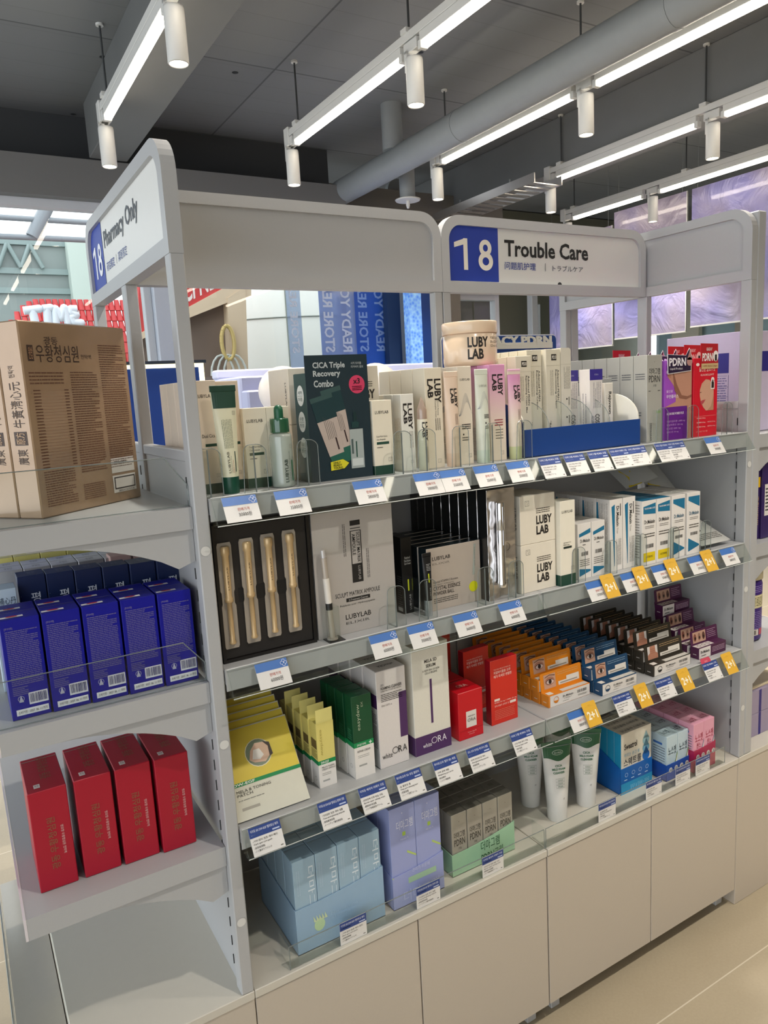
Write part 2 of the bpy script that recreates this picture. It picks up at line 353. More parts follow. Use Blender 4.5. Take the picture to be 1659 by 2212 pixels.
mb = MB().box(-.13, -.12, -.9, .3, 0, .06, SILVER).box(.12, .13, -.9, .3, 0, .06, SILVER)
for k in range(12): mb.box(-.12, .12, -.88+k*.1, -.83+k*.1, 0, .006, SILVER)
mb.build('tray', t); MB().cyl((0, -.5, .02), (0, -.5, .13), .006, PIPE).build('hanger', t); MB().cyl((0, .1, .02), (0, .1, .13), .006, PIPE).build('hanger', t)
# round wall fan in the recess
t = thing('wall_speaker', 'grey round dish mounted in the dark recess above the header', 'speaker', (3.52, 5.55, 3.24))
MB().cyl((0, 0, 0), (0, -.05, 0), .1, PIPE, 28).build('housing', t)
# ------------------------------------------------------------------ lamps on tracks
LEDM = mat('#fff2de', .5, 0, 0, emis=LED); SPOTM = mat('#fff3df', .5, 0, 0, emis=SPOT)
ZT = 3.0
def make_bar(L):
    def f():
        t = thing('linear_lamp', '', 'lamp')
        MB().box(-.018, .018, -L/2, L/2, .012, .05, WHITEP, .002).build('housing', t)
        MB().box(-.0165, .0165, -L/2+.012, L/2-.012, -.012, .012, LEDM, .003).build('diffuser', t)
        for y in (-1, 1): MB().box(-.019, .019, y*L/2-.012, y*L/2+.012, -.014, .02, WHITEP, .002).build('end_cap', t)
        return t
    return f
def make_spot():
    t = thing('spotlight', '', 'lamp')
    MB().box(-.02, .02, -.05, .05, .0, .045, WHITEP, .003).build('adapter', t)
    MB().box(-.03, -.024, .012, .03, -.075, .01, WHITEP).box(-.03, .0, .012, .03, -.004, .006, WHITEP).build('bracket', t)
    MB().lathe([(.018, -.02), (.036, -.022), (.0375, -.03), (.0375, -.205), (.034, -.21), (.033, -.203)], WHITEP, n=32, cap=False).build('can', t)
    MB().lathe([(.0335, -.202), (.001, -.2015)], SPOTM, n=32, cap=False).build('lens', t)
    return t
names = ['leftmost', 'second', 'third', 'fourth', 'fifth']
for i, (X, y1, ps) in enumerate(((.886, 4.09, (4.08, 2.80, 1.52, .24)), (1.905, 4.09, (4.08, 2.80, 1.52, .24)), (2.915, 4.09, (4.08, 2.80, 1.52, .24)), (3.93, 4.13, (4.12, 2.82, 1.54, .26)), (4.99, 5.06, (5.02, 4.1, 2.8, 1.5)))):
    nm = names[i]
    t = thing('lighting_track', '%s of the five white lighting tracks counted from the left, hung on rods' % nm, 'lighting track', (X, 0, ZT))
    MB().box(-.02, .02, -2.6, y1, .0505, .085, WHITEP, .002).build('rail', t)
    mb = MB().box(-.028, .028, y1-.03, y1+.03, .0, .1, WHITEP, .004); mb.build('end_feed', t)
    for k, y in enumerate((y1-.12, y1-1.26, y1-2.45, y1-3.7)):
        MB().cyl((0, y, .085), (0, y, .41), .005, mat('#55585a', .4, .6)).box(-.03, .03, y-.022, y+.022, .08, .1, WHITEP).cyl((0, y, .40), (0, y, .41), .018, WHITEP).build('suspension_rod', t)
    for k, y in enumerate(ps):
        where = ('far end', 'second position from the far end', 'third position from the far end', 'position before the last', 'near end')[k]
        put('spot', make_spot, (X, y, ZT), 'white cylinder spotlight at the %s of the %s track' % (where, nm), group=None)
        if i < 4 or k: 
            ya = y-.07-1.13
        else: ya = y-.08-.75
        Lb = y-.07-ya
        if k < 4: put('bar%.2f' % Lb, make_bar(Lb), (X, ya+Lb/2, ZT), 'glowing white light bar at the %s of the %s track' % (where, nm))
        ld = bpy.data.lights.new('spot_beam', 'SPOT'); ld.energy = LAMP; ld.spot_size = 1.75; ld.spot_blend = .6; ld.shadow_soft_size = .035; ld.color = (1, .93, .84)
        lo = bpy.data.objects.new('spot_beam', ld); COL.objects.link(lo); lo.location = (X, y, ZT-.215)
# ------------------------------------------------------------------ shelving
def roundrect(x0, z0, x1, z1, r, n=8, top=(1, 1)):       # closed outline, bottom corners square, top ones rounded
    p = [(x0, z0), (x1, z0)]
    if top[1]: p += [(x1-r+r*math.cos(a*PI/2/n), z1-r+r*math.sin(a*PI/2/n)) for a in range(n+1)]
    else: p += [(x1, z1)]*(n+1)
    if top[0]: p += [(x0+r-r*math.sin(a*PI/2/n), z1-r+r*math.cos(a*PI/2/n)) for a in range(n+1)]
    else: p += [(x0, z1)]*(n+1)
    return p
LET = mat('#3a4048', .5, 0, .01); SIGNW = mat('#dcdcd8', .4, 0, .01); BLUE = mat('#1d3a9c', .45, 0, .02)
def end_frame(label, x0, x1, sgn, extra):
    t = thing('shelf_end_frame', label, 'shelf frame', ((x0+x1)/2, YC, ZD)); X0, X1 = x0-(x0+x1)/2, x1-(x0+x1)/2
    fn = lambda y, z, w: Vector((w, y-YC, z-ZD))
    MB().ring(roundrect(YF, 1.835, YB, 2.022, .062), roundrect(YF+.026, 1.862, YB-.026, 1.998, .042), fn, X0, X1, PAINT).build('sign_frame', t)
    for ya, yb in ((YF, YF+.03), (YC-.015, YC+.02), (YB-.03, YB)):
        o = MB().box(X0, X1, ya-YC, yb-YC, 0, 1.836-ZD, PAINT, .002).build('upright', t)
        mb = MB()
        if ya == YF or ya == YC-.015:
            for k in range(24): mb.box(-.003-(.0105 if sgn < 0 else -.0045)-.0 , -.003-(.0105 if sgn < 0 else -.0045)+.003, yb-YC-.0005, yb-YC+.0005, .05+k*.04, .07+k*.04, '#303234')
            mb.build('slot_row', o)
        if ya == YF:
            F = Face((X0, ya-YC, 0), (X1-X0, 0, 0), (0, 0, 1.354)); mb = MB()
            for z in (1.345, .99, .634): mb.disc(F, .5, (z-ZD)/1.354, .0085, mat('#d3d3d0', .4), .0008)
            mb.build('cap_sticker', o)
    MB().box(-.006, .006, YF+.03-YC, -.015, .0, 1.497-ZD, PAINTIN).box(-.006, .006, .02, YB-.03-YC, .0, 1.497-ZD, PAINTIN).build('side_panel', t)
    MB().box(X0+.002, X1-.002, YF+.03-YC, YB-.03-YC, 1.497-ZD, 1.517-ZD, PAINT, .002).build('cross_rail', t)
    mb = MB().prism(roundrect(YF+.02, 1.856, YB-.02, 2.004, .048), fn, -.004, .006, SIGNW if sgn < 0 and extra else PAINTIN)
    o = mb.build('sign_panel', t)
    if extra:
        F = Face((-.0045, YB-.026-YC, 1.862-ZD), (0, -(YB-YF-.052), 0), (0, 0, .136)); mb = MB()
        W = F.w
        # blue field follows the rounded corner
        pts = [(0, 0), (.205, 0), (.205, 1)] + [((.042-.042*math.sin(a*PI/16))/W, (.094+.042*math.cos(a*PI/16))/.136) for a in range(9)]
        mb.poly(F, pts, BLUE); eighteen(mb, F, .03, .2, .18, .72, '#e9ebf2')
        mb.text(F, 'Pharmacy Only', .235, .48, .73, .82, mat('#555a60'), bold=2)
        mb.text(F, '药店限定', .24, .2, .365, .34, '#2a3f8f', bold=1); mb.rect(F, .395, .2, .398, .34, '#555a60'); mb.text(F, '薬局限定', .425, .2, .55, .34, '#4a5a90')
        mb.disc(F, .42, 0, .006, '#2b2d30', n=12, a1=PI); mb.build('lettering', o)
    return t
end_frame('grey end frame at the left with the Pharmacy Only sign', .342, .366, -1, True)
end_frame('grey end frame at the right with a blank panel', 1.868, 1.892, -1, False)
def head_frame(label, x0, x1, sign):
    t = thing('shelf_header_frame', label, 'shelf frame', (x0, YC, ZD)); W = x1-x0
    fn = lambda x, z, w: Vector((x-x0, w, z-ZD))
    MB().ring(roundrect(x0, 1.835, x1, 2.024, .058), roundrect(x0+.024, 1.862, x1-.024, 2.0, .038), fn, -.014, .014, PAINT).build('sign_frame', t)
    for a in ((x1-.0245,) if not sign else (x0+.0005,)): MB().box(a-x0, a+.024-x0, -.012, .012, 0, 1.836-ZD, PAINT, .002).build('upright', t)
    o = MB().prism(roundrect(x0+.02, 1.858, x1-.02, 2.004, .042), fn, -.006, .006, SIGNW if sign else PAINT).build('sign_panel', t)
    MB().box(.024, W-.024, -.004, .012, 0, ZA-ZD-.02, PAINTIN).build('back_panel', t)
    if sign:
        F = Face((.024, -.0065, 1.862-ZD), (W-.048, 0, 0), (0, 0, .138)); mb = MB(); w = W-.048
        pts = [(0, .02), (.232, .02), (.232, 1)] + [((.038-.038*math.sin(a*PI/16))/w, (.1+.038*math.cos(a*PI/16))/.138) for a in range(9)]
        mb.poly(F, pts, BLUE); eighteen(mb, F, .028, .22, .205, .78, '#efe9dc')
        mb.text(F, 'Trouble Care', .262, .5, .70, .81, '#17181a', bold=3)
        mb.text(F, '问题肌护理', .262, .26, .417, .4, '#223a8c', bold=2); mb.rect(F, .466, .26, .4685, .41, '#555a60'); mb.text(F, 'トラブルケア', .505, .27, .67, .38, '#30364a')
        mb.disc(F, .542, 0, .008, '#2b2d30', n=12, a1=PI); mb.build('lettering', o)
head_frame('blank grey header frame over the left shelf bay', .367, 1.1165, False)
head_frame('grey header frame with the Trouble Care sign over the right shelf bay', 1.1175, 1.867, True)
# shelves
def shelf(label, x0, x1, z, th=.03, mm=PAINT):
    t = thing('display_shelf', label, 'shelf', (x0, YF, z)); W = x1-x0
    MB().box(.001, W-.001, 0, YC-YF-.014, -th, 0, mm, .002).build('shelf_board', t)
    MB().box(.001, W-.001, -.002, .0, -.04, .0, mm).build('front_lip', t)
    return t
rows = (('top', ZA), ('second', ZB), ('third', ZC))
for nm, z in rows:
    shelf('grey metal %s shelf of the left bay' % nm, .367, 1.117, z); shelf('grey metal %s shelf of the right bay' % nm, 1.117, 1.867, z)
def rail(label, x0, x1, z):
    t = thing('price_rail', label, 'price rail', (x0, YF, z)); W = x1-x0
    MB().prism([(-.004, .001), (-.006, .001), (-.032, -.044), (-.030, -.044)], lambda y, zz, x: Vector((x, y, zz)), 0, W, ACR).build('front_strip', t)
    MB().prism([(-.0305, -.0442), (-.0325, -.0442), (-.0325, -.047), (-.004, -.0475), (-.004, -.0455), (-.0305, -.0455)], lambda y, zz, x: Vector((x, y, zz)), 0, W, ACR).build('lower_strip', t)
    MB().cyl((0, -.0315, -.0450), (W, -.0315, -.0450), .0009, mat('#d8dad8', .2), 6).cyl((0, -.005, .001), (W, -.005, .001), .0008, mat('#d8dad8', .2), 6).build('edge_line', t)
    for x in (0, W-.0015): MB().prism([(-.005, .0), (-.031, -.044), (-.005, -.046)], lambda y, zz, xx: Vector((xx, y, zz)), x, x+.0015, ACR).build('end_cap', t)
for nm, z in rows:
    rail('clear price rail along the %s shelf of the left bay' % nm, .37, 1.10 if z != ZC else 1.112, z); rail('clear price rail along the %s shelf of the right bay' % nm, 1.108 if z != ZC else 1.118, 1.858, z)
def fence(label, x0, x1, y, z, h):
    t = thing('acrylic_fence', label, 'acrylic guard', (x0, y, z)); W = x1-x0
    MB().box(0, W, 0, .002, .0, h, ACR).build('guard_sheet', t)
    MB().cyl((0, .001, h), (W, .001, h), .001, ACRE, 6).cyl((0, 0, 0), (0, 0, h), .001, ACRE, 6).cyl((W, 0, 0), (W, 0, h), .001, ACRE, 6).build('guard_edge', t)
    MB().box(0, .002, .002, .05, 0, h, ACR).box(0.002, W, .002, .02, 0, .0015, ACR).build('return_sheet', t)
fence('low clear acrylic guard along the left half of the cabinet top', .445, 1.114, 1.226, ZD, .05)
fence('low clear acrylic guard along the right half of the cabinet top', 1.119, 1.812, 1.226, ZD, .05)
# base cabinets
def cabinet(label, x0, x1, doors, y0=YF, y1=YC+.35, zb=.052, top=True, feet=True, z0=0.):
    t = thing('base_cabinet', label, 'cabinet', (x0, y0, z0)); W, Dp = x1-x0, y1-y0
    MB().box(.001, W-.001, .02, Dp, zb-z0, .464-z0, CAB).build('body', t)
    n = len(doors)-1
    for k in range(n):
        a, b = doors[k]-x0, doors[k+1]-x0
        MB().box(a+.0015, b-.0015, .002, .02, zb-z0, .4615-z0, CAB, .0012).build('door', t)
    MB().box(.0005, W-.0005, -.001, Dp, .464-z0, ZD-z0, CABEDGE, .0015).build('top_board', t)
    if feet:
        mb = MB()
        for x in (.03, W-.05): 
            MB().box(x, x+.03, .03, .06, 0, zb, PAINT, .002).build('foot', t)
            MB().box(x, x+.03, Dp-.06, Dp-.03, 0, zb, PAINT, .002).build('foot', t)
    return t
cabinet('beige two door base cabinet under the left bay', .367, 1.1165, (.367, .742, 1.1165))
cabinet('beige two door base cabinet under the right bay', 1.1175, 1.868, (1.1175, 1.493, 1.868))
def side_cab(label, x0, x1):
    t = thing('base_cabinet', label, 'cabinet', (x0, YF, 0)); W = x1-x0
    MB().box(0, W, .002, .7, 0, .464, CAB, .0015).build('body', t); MB().box(0, W, -.001, .702, .464, ZD, CABEDGE, .0015).build('top_board', t)
side_cab('pale base cabinet under the left end shelves', .052, .3665)
side_cab('beige base cabinet under the right end shelves', 1.869, 2.23)
mb = MB().box(-.035, -.033, 0, .7, .37, .55, ACR).box(-.033, .045, 0, .7, .37, .372, ACR); t = mb.build('acrylic_fence', loc=(.0, YF+.02, 0), label='clear acrylic ledge beside the left end cabinet top', cat='acrylic guard')
MB().cyl((-.034, 0, .55), (-.034, .7, .55), .0015, ACRE, 6).cyl((-.034, 0, .37), (-.034, 0, .55), .0015, ACRE, 6).build('guard_edge', t)
MB().box(-.032, .05, .0, .7, .38, .44, mat('#b9b4aa', .12, 0)).build('ledge_board', t)
# end shelves, one side lip and one tapered bracket each
def end_shelf(label, x0, x1, z, s):     # s=-1 hangs to the left of its post, +1 to the right
    t = thing('end_shelf', label, 'shelf', (x0 if s > 0 else x1, YF+.016, z)); W = x1-x0
    fx = lambda x: x*s
    a, b = sorted((0, s*W))
    MB().box(a, b, 0, .67, -.004, .0, PAINT).build('shelf_board', t)
    MB().box(a, b, -.003, 0, -.038, 0, PAINT).build('side_lip', t)
    c, d = sorted((s*(W+.0005), s*(W+.0045))); MB().box(c, d, -.003, .67, -.038, .0005, mat('#d9d2d6', .4)).build('front_lip', t)
    mb = MB()
    pts = [(0, -.038), (0, -.095)] + [(s*.03, -.105)] + [(s*(.03+(W*.68)*k/8), -.105+.064*math.sin(PI/2*k/8)**.8) for k in range(1, 9)] + [(s*W*.8, -.038)]
    for y in (.004, .64): MB().prism(pts, lambda x, zz, yy: Vector((x, yy, zz)), y, y+.003, PAINT).build('bracket', t)
    return t
for nm, z in (('top', 1.422), ('middle', 1.107), ('lower', .787)):
    end_shelf('grey %s shelf on the left end of the shelving' % nm, .008, .341, z, -1)
    end_shelf('grey %s shelf on the right end of the shelving' % nm, 1.93, 2.26, z, 1)
MB().box(1.894, 1.928, YF, YF+.03, ZD, 2.01, PAINT, .003).box(1.894, 1.928, YB-.03, YB, ZD, 2.01, PAINT, .003).box(1.894, 1.928, YF+.03, YB-.03, 1.84, 2.01, PAINTIN).box(1.894, 1.9, YF+.03, YB-.03, ZD, 1.5, PAINTIN).build('shelf_end_frame', label='second grey post and panel joined behind the right end frame', cat='shelf frame')
# acrylic guards on the left end shelves
for nm, z, zt, yy in (('top', 1.424, 1.508, .0), ('middle', 1.109, 1.185, 0)):
    t = thing('acrylic_guard', 'clear acrylic guard standing on the %s left end shelf' % nm, 'acrylic guard', (.341, YF+.024, z)); h = zt-z
    P = [(-.33, 0), (0, 0), (0, h*.42), (-.035, h), (-.33, h)]
    MB().prism(P, lambda x, zz, y: Vector((x, y, zz)), 0, .002, ACR).build('guard_sheet', t)
    mb = MB()
    for (a, b), (c, d) in zip(P, P[1:]): mb.cyl((a, .001, b), (c, .001, d), .001, ACRE, 6)
    mb.build('guard_edge', t)
# ------------------------------------------------------------------ products
CREAM = mat('#e9e0cb', .5); PEACH = mat('#eddcc8', .5); DKG = mat('#1d4436', .5); KRAFT = mat('#d8a978', .6)
def carton(name, w, d, h, m, deco=None, cat='carton', bev=.0006, flap=True):
    def f():
        mb = MB().box(0, w, 0, d, 0, h, m, bev)
        F, L, T = faces(w, d, h)
        if flap: mb.rect(T, .02, .9, .98, .915, '#8f8a80')
        if deco: deco(mb, F, L, T)
        return tag(mb.build(name), cat=cat)
    return f
def logo(mb, F, u, v, s=.006, m='#6a6458'):
    a, b = s/F.w/2, s/F.h/2; t = .0004
    for (x0, y0, x1, y1) in ((-1, -1, 1, -.88), (-1, .88, 1, 1), (-1, -1, -.88, 1), (.88, -1, 1, 1), (-.4, .3, -.1, .5), (.2, .1, .5, .3), (-.1, -.5, .3, -.3)):
        mb.rect(F, u+a*x0, v+b*y0, u+a*x1, v+b*y1, m)
def lubyv(mb, F, u0, u1, v1, ht, m=INK, g=.12):       # two stacked words reading downwards
    um = u0+(u1-u0)*.47
    mb.text(F, 'LAB', u0, v1-ht*.78, um-g*(u1-u0)*.4, v1, m, -90, bold=5); mb.text(F, 'LUBY', um+.04*(u1-u0), v1-ht, u1, v1, m, -90, bold=5)
# --- row A, left bay
def dA1(mb, F, L, T):
    mb.rect(F, 0, 0, 1, .09, DKG); mb.rect(L, 0, 0, 1, .09, DKG); mb.text(F, 'LUBYLAB', .2, .85, .85, .88); mb.text(F, 'Dual Cica', .3, .5, .8, .53); mb.rect(F, .4, .42, .9, .445, DKG)
    mb.lines(L, .1, .12, .9, .34, 12, '#7a7264', th=.3); logo(mb, F, .8, .16)
for k in range(4):
    put('a1', carton('cosmetic_carton', .046, .05, .2, PEACH, dA1), (.372, 1.281+.052*k, ZA), 'tall cream carton beside the left post, %s of its row' % ORD[k], group='tall cream cartons by the left post')
for k in range(2):
    put('a1b', carton('cosmetic_carton', .046, .05, .198, PEACH, lambda mb, F, L, T: (mb.text(F, 'ua.', .5, .93, .8, .96, rot=180), dA1(mb, F, L, T))), (.42, 1.30+.052*k, ZA), 'tall cream carton %s the green-capped tube' % ('right behind', 'two places behind')[k], group='tall cream cartons behind the tube')
def tube(name, rb, wt, h, hc, body, cap, deco=None, crimp=None, capname='cap', th=.004, dc=None, cat='tube', bl=None):
    def f():
        t = thing(name, '', cat); n = 28
        def ring(z):
            q = max(0, (z-hc)/(h-hc)); a = rb+(wt-rb)*q; b = rb*(1-q**1.5)+th*.5*q**1.5
            return a, b
        zs = [hc]+[hc+(h*.94-hc)*k/8 for k in range(1, 9)]
        mb = MB().loft([[Vector((ring(z)[0]*math.cos(2*PI*i/n), ring(z)[1]*math.sin(2*PI*i/n), z)) for i in range(n)] for z in zs], body)
        def fn(u, v, off):
            z = hc+v*(h*.94-hc); a, b = ring(z); x = (u-.5)*1.9*a; x = max(-a*.98, min(a*.98, x))
            return Vector((x, -b*math.sqrt(1-(x/a)**2)-off-.0003, z))
        C = Curve(wt*1.9, h*.94-hc, fn, 10)
        if deco: deco(mb, C)
        mb.build('tube_body', t)
        cr = crimp or body
        MB().box(-wt, wt, -th*.35, th*.35, h*.94, h, cr, .0008).build('crimped_end', t)
        mc = MB().lathe([(rb*.93, 0), (rb*.96, .002), (rb*.99, hc-.001), (rb*.99, hc)], cap)
        if dc: dc(mc)
        mc.build(capname, t); return t
    return f
def dTube(mb, C):
    mb.rect(C, 0, .81, 1, 1.0, DKG); mb.text(C, 'LUBYLAB', .3, .05, .42, .3, rot=90); mb.text(C, 'Liposomed Cica', .47, .05, .53, .25, rot=90); mb.text(C, 'PDRN Cream', .56, .05, .62, .2, '#b0543c', rot=90)
    mb.rect(C, .72, .06, .77, .3, DKG); mb.lines(C, .22, .34, .72, .68, 7, '#5d6a52', rot=1, th=.25); logo(mb, C, .85, .75)
put('a2', tube('cosmetic_tube', .0155, .0235, .19, .03, mat('#e4e1c4', .3), mat('#0f4a38', .35), dTube, DKG), (.4225, 1.258, ZA), 'white squeeze tube with dark green top and cap, standing by the left post')
def dA3(mb, F, L, T):
    mb.rect(F, 0, 0, 1, .125, DKG); mb.rect(L, 0, 0, 1, .125, DKG); mb.text(F, 'LUBYLAB', .14, .82, .82, .86); mb.text(F, 'Dual PGA Hydra', .15, .5, .7, .53); mb.text(F, 'Cica Ampoule', .15, .46, .6, .49)
    mb.rect(F, .15, .41, .78, .445, DKG); mb.lines(F, .15, .36, .6, .38, 1); logo(mb, F, .8, .2, .008)
A3 = carton('cosmetic_carton', .045, .038, .147, CREAM, dA3)
for x, y, s in ((.466, 1.287, 'left of the dropper bottle'), (.5115, 1.287, 'right behind the dropper bottle')): put('a3', A3, (x, y, ZA), 'short cream carton with green foot %s' % s)
def make_dropper():
    t = thing('dropper_bottle', '', 'bottle')
    mb = MB().lathe([(.018, 0), (.0205, .002), (.0208, .006), (.0205, .092), (.0195, .097), (.014, .099), (.0115, .101)], BOTTLE, n=36)
    C = Curve(.05, .1, lambda u, v, off: Vector((.0209*math.sin((u-.5)*2.4), -.0209*math.cos((u-.5)*2.4)-off, v*.1)), 10)
    mb.text(C, 'LUBYLAB', .42, .1, .55, .52, mat('#2b3b33'), rot=90, bold=2); mb.text(C, 'Dual PGA Hydra Cica Ampoule', .6, .12, .66, .66, mat('#33473d'), rot=90); mb.rect(C, .72, .12, .78, .5, mat('#1e6b45')); logo(mb, C, .75, .75, .007)
    mb.build('glass_body', t)
    MB().lathe([(.0185, .002), (.019, .004), (.0188, .09), (.018, .0925)], mat('#c4c9bf', .15, noise=.02), n=32).build('liquid', t)
    MB().lathe([(.0172, .1005), (.0176, .102), (.0172, .124), (.0165, .1255), (.006, .126)], GREENGLASS, n=32).lathe([(.0125, .101), (.0125, .1235)], mat('#1c6144', .3), n=24).build('collar', t)
    MB().lathe([(.0085, .1255), (.0085, .14), (.0078, .1455), (.005, .149), (.001, .1503)], mat('#12593c', .4), n=24).build('rubber_bulb', t)
    return t
put('dropper', make_dropper, (.5235, 1.258, ZA), 'clear dropper bottle with a green bulb, standing in front of the cream cartons')
def dCube(mb, F, L, T):
    mb.text(F, 'LUBY', .45, .38, .9, .56, INK, bold=5); mb.text(F, 'LAB', .45, .17, .8, .35, INK, bold=5); mb.lines(F, .45, .6, .85, .72, 3, '#4a443a', th=.4); logo(mb, F, .2, .84, .012)
    mb.text(L, 'LUBYLAB', .82, .3, .88, .75, rot=-90)
CUBE = carton('cosmetic_carton', .1, .1, .1085, mat('#e8e0d0', .5), dCube, bev=.001)
for x, n in ((.581, 'left'), (.6835, 'right')):
    for k in range(2): put('cube', CUBE, (x, 1.335, ZA+.109*k), 'white cube carton %s of the %s pair behind the dark green box' % (('underneath', 'on top')[k], n), group='white cube cartons on the top shelf')
def make_cica():
    t = thing('gift_box', '', 'carton'); w, d, h = .133, .055, .205; BL = mat('#1b2f38', .42); SD = mat('#22423c', .45)
    mb = MB().box(0, w, .0012, d, 0, h, {'*': SD, 'T': SD}, .0008); L = Face((0, d, 0), (0, -d, 0), (0, 0, h))
    for v, a, b in ((.8, '시카', '트리플'), (.56, '수분', '진정'), (.32, '세라마이드', '콜라겐')):
        mb.disc(L, .5, v, .0155, '#e5e8e4', ry=.0195); mb.text(L, a, .33, v+.01, .67, v+.045, DKG, off=OFF*3); mb.text(L, b, .33, v-.05, .67, v-.015, DKG, off=OFF*3); mb.rect(L, .3, v-.004, .7, v-.001, DKG, OFF*3)
    mb.build('box_body', t)
    H = .237; mb = MB().box(0, w, 0, .0011, 0, H, {'*': BL, 'B': mat('#b8b2a4')}); F = Face((0, 0, 0), (w, 0, 0), (0, 0, H)); LT = mat('#bcc4c4', .5)
    mb.text(F, 'CICA Triple', .12, .885, .63, .945, LT, bold=3); mb.text(F, 'Recovery', .12, .82, .55, .88, LT, bold=3); mb.text(F, 'Combo', .12, .75, .43, .805, LT, bold=3)
    mb.text(F, '시카 트리플', .73, .92, .9, .94, LT); mb.text(F, '리커버리 콤보', .73, .892, .93, .912, LT)
    mb.disc(F, .81, .76, .0175, mat('#cf3d62')); mb.text(F, 'x3', .75, .765, .86, .81, mat('#2a1320'), bold=2, off=OFF*3); mb.lines(F, .73, .71, .89, .75, 3, mat('#5a1a30'), th=.5)
    def pt(cx, cy, a, L_, wt, wb, off):
        ca, sa = math.cos(a), math.sin(a)
        q = lambda x, y: ((cx+x*ca-y*sa)/w, (cy+x*sa+y*ca)/H)
        G = mat('#1f5c4e'); B = mat('#b9aaa0')
        mb.poly(F, [q(-wb*.8, 0), q(wb*.8, 0), q(wb, .028), q(-wb, .028)], G, off); mb.poly(F, [q(-wb, .028), q(wb, .028), q(wt*.96, L_*.72), q(-wt*.96, L_*.72)], B, off)
        mb.poly(F, [q(-wt*.96, L_*.72), q(wt*.96, L_*.72), q(wt, L_), q(-wt, L_)], mat('#12353a'), off); mb.poly(F, [q(-wt*1.04, L_), q(wt*1.04, L_), q(wt*1.04, L_+.009), q(-wt*1.04, L_+.009)], mat('#34504f'), off)
        for k in range(6): x = -wb*.5+k*wb*.22; mb.poly(F, [q(x, .06), q(x+.0006, .06), q(x+.0006, .105-.003*k), q(x, .105-.003*k)], '#4a4a48', off+OFF)
        mb.poly(F, [q(wb*.35, .036), q(wb*.55, .036), q(wb*.55, .06), q(wb*.35, .06)], '#3a2a2a', off+OFF)
    pt(.082, .035, .23, .135, .021, .014, OFF*1.2); pt(.062, .022, .24, .135, .023, .016, OFF*2.6)
    for (a, b, c, d_, m, o) in ((.64, .08, .86, .4, '#a3aca9', 4), (.66, .1, .84, .16, '#c9d0cc', 5), (.68, .41, .8, .46, '#14393a', 4), (.715, .46, .765, .54, '#0e2e30', 4), (.66, .2, .69, .32, '#4a5a58', 5), (.73, .17, .75, .3, '#1c4a3c', 5)): mb.rect(F, a, b, c, d_, mat(m), OFF*o)
    mb.poly(F, [(.3, .08), (.52, .09), (.6, .13), (.5, .165), (.3, .15)], mat('#d9cf2c'), OFF*6)
    mb.text(F, 'ONLY', .34, .132, .46, .15, '#2a2a1a', off=OFF*8, bold=2); mb.text(F, 'READY', .34, .112, .48, .129, '#2a2a1a', off=OFF*8, bold=2); mb.text(F, 'YOUNG', .34, .09, .49, .108, '#2a2a1a', off=OFF*8, bold=2)
    mb.build('front_card', t); return t
put('cica', make_cica, (.584, 1.262, ZA), 'dark green gift box showing tubes and a bottle, with yellow arrow and pink disc')
put('a3', A3, (.72, 1.258, ZA), 'short cream carton with green foot right of the dark green gift box')
def dSlim(mb, F, L, T):
    lubyv(mb, F, .16, .84, .88, .34); mb.lines(F, .55, .3, .85, .52, 3, '#5a5448', rot=1, th=.3); logo(mb, F, .68, .12, .006); mb.lines(L, .15, .15, .9, .7, 6, '#c0a070', rot=1, th=.2)
for k in range(3): put('slim', carton('cosmetic_carton', .031, .031, .156, mat('#e9e6dc', .45), dSlim), (.792, 1.266+.033*k, ZA), 'slim white carton with vertical black lettering, %s of its row' % ORD[k], group='slim white cartons')
def make_serum():
    t = thing('serum_vial', '', 'tube')
    mb = MB().lathe([(.0095, 0), (.0105, .002), (.0105, .1), (.0098, .104)], mat('#e6dfc9', .3), n=24)
    C = Curve(.024, .1, lambda u, v, off: Vector((.0106*math.sin((u-.5)*2.2), -.0106*math.cos((u-.5)*2.2)-off, v*.1)), 8)
    lubyv(mb, C, .2, .8, .98, .4); mb.lines(C, .55, .15, .8, .48, 3, '#5a5448', rot=1, th=.3); mb.build('tube_body', t)
    MB().lathe([(.0102, .104), (.0102, .122), (.008, .128), (.0035, .142), (.0012, .148)], glassy('cloudy_cap_plastic', '#e8d8cc', .3, .1, .4, '#d8c4b4'), n=24).build('cap', t); return t
put('serum', make_serum, (.8345, 1.255, ZA), 'small white vial with a pointed clear cap between the white cartons')
def dMak(mb, F, L, T):
    lubyv(mb, F, .14, .92, .89, .24); mb.text(F, 'M.A.K Firming', .66, .53, .75, .67, rot=-90); mb.text(F, 'Complex Cream', .52, .51, .62, .67, rot=-90); mb.lines(F, .5, .38, .85, .5, 3, rot=1, th=.3); logo(mb, F, .7, .07, .008); mb.lines(L, .3, .05, .9, .3, 22, '#8a8274', th=.4)
for k in range(4): put('mak', carton('cosmetic_carton', .0425, .044, .206, mat('#e6dcc6', .45), dMak), (.848, 1.26+.046*k, ZA), 'tall ivory carton with large vertical lettering, %s of its row' % ORD[k], group='tall ivory cartons')
def dPt(m1):
    def f(mb, C): lubyv(mb, C, .3, .85, .85, .25); mb.lines(C, .5, .38, .8, .52, 3, '#6a5448', rot=1, th=.3); logo(mb, C, .8, .12, .006)
    return f
put('ptube', tube('cosmetic_tube', .0145, .0175, .197, .028, mat('#e8cfb8', .35), mat('#e3c6ac', .35), dPt(0)), (.909, 1.255, ZA), 'peach squeeze tube between two tall cream cartons')
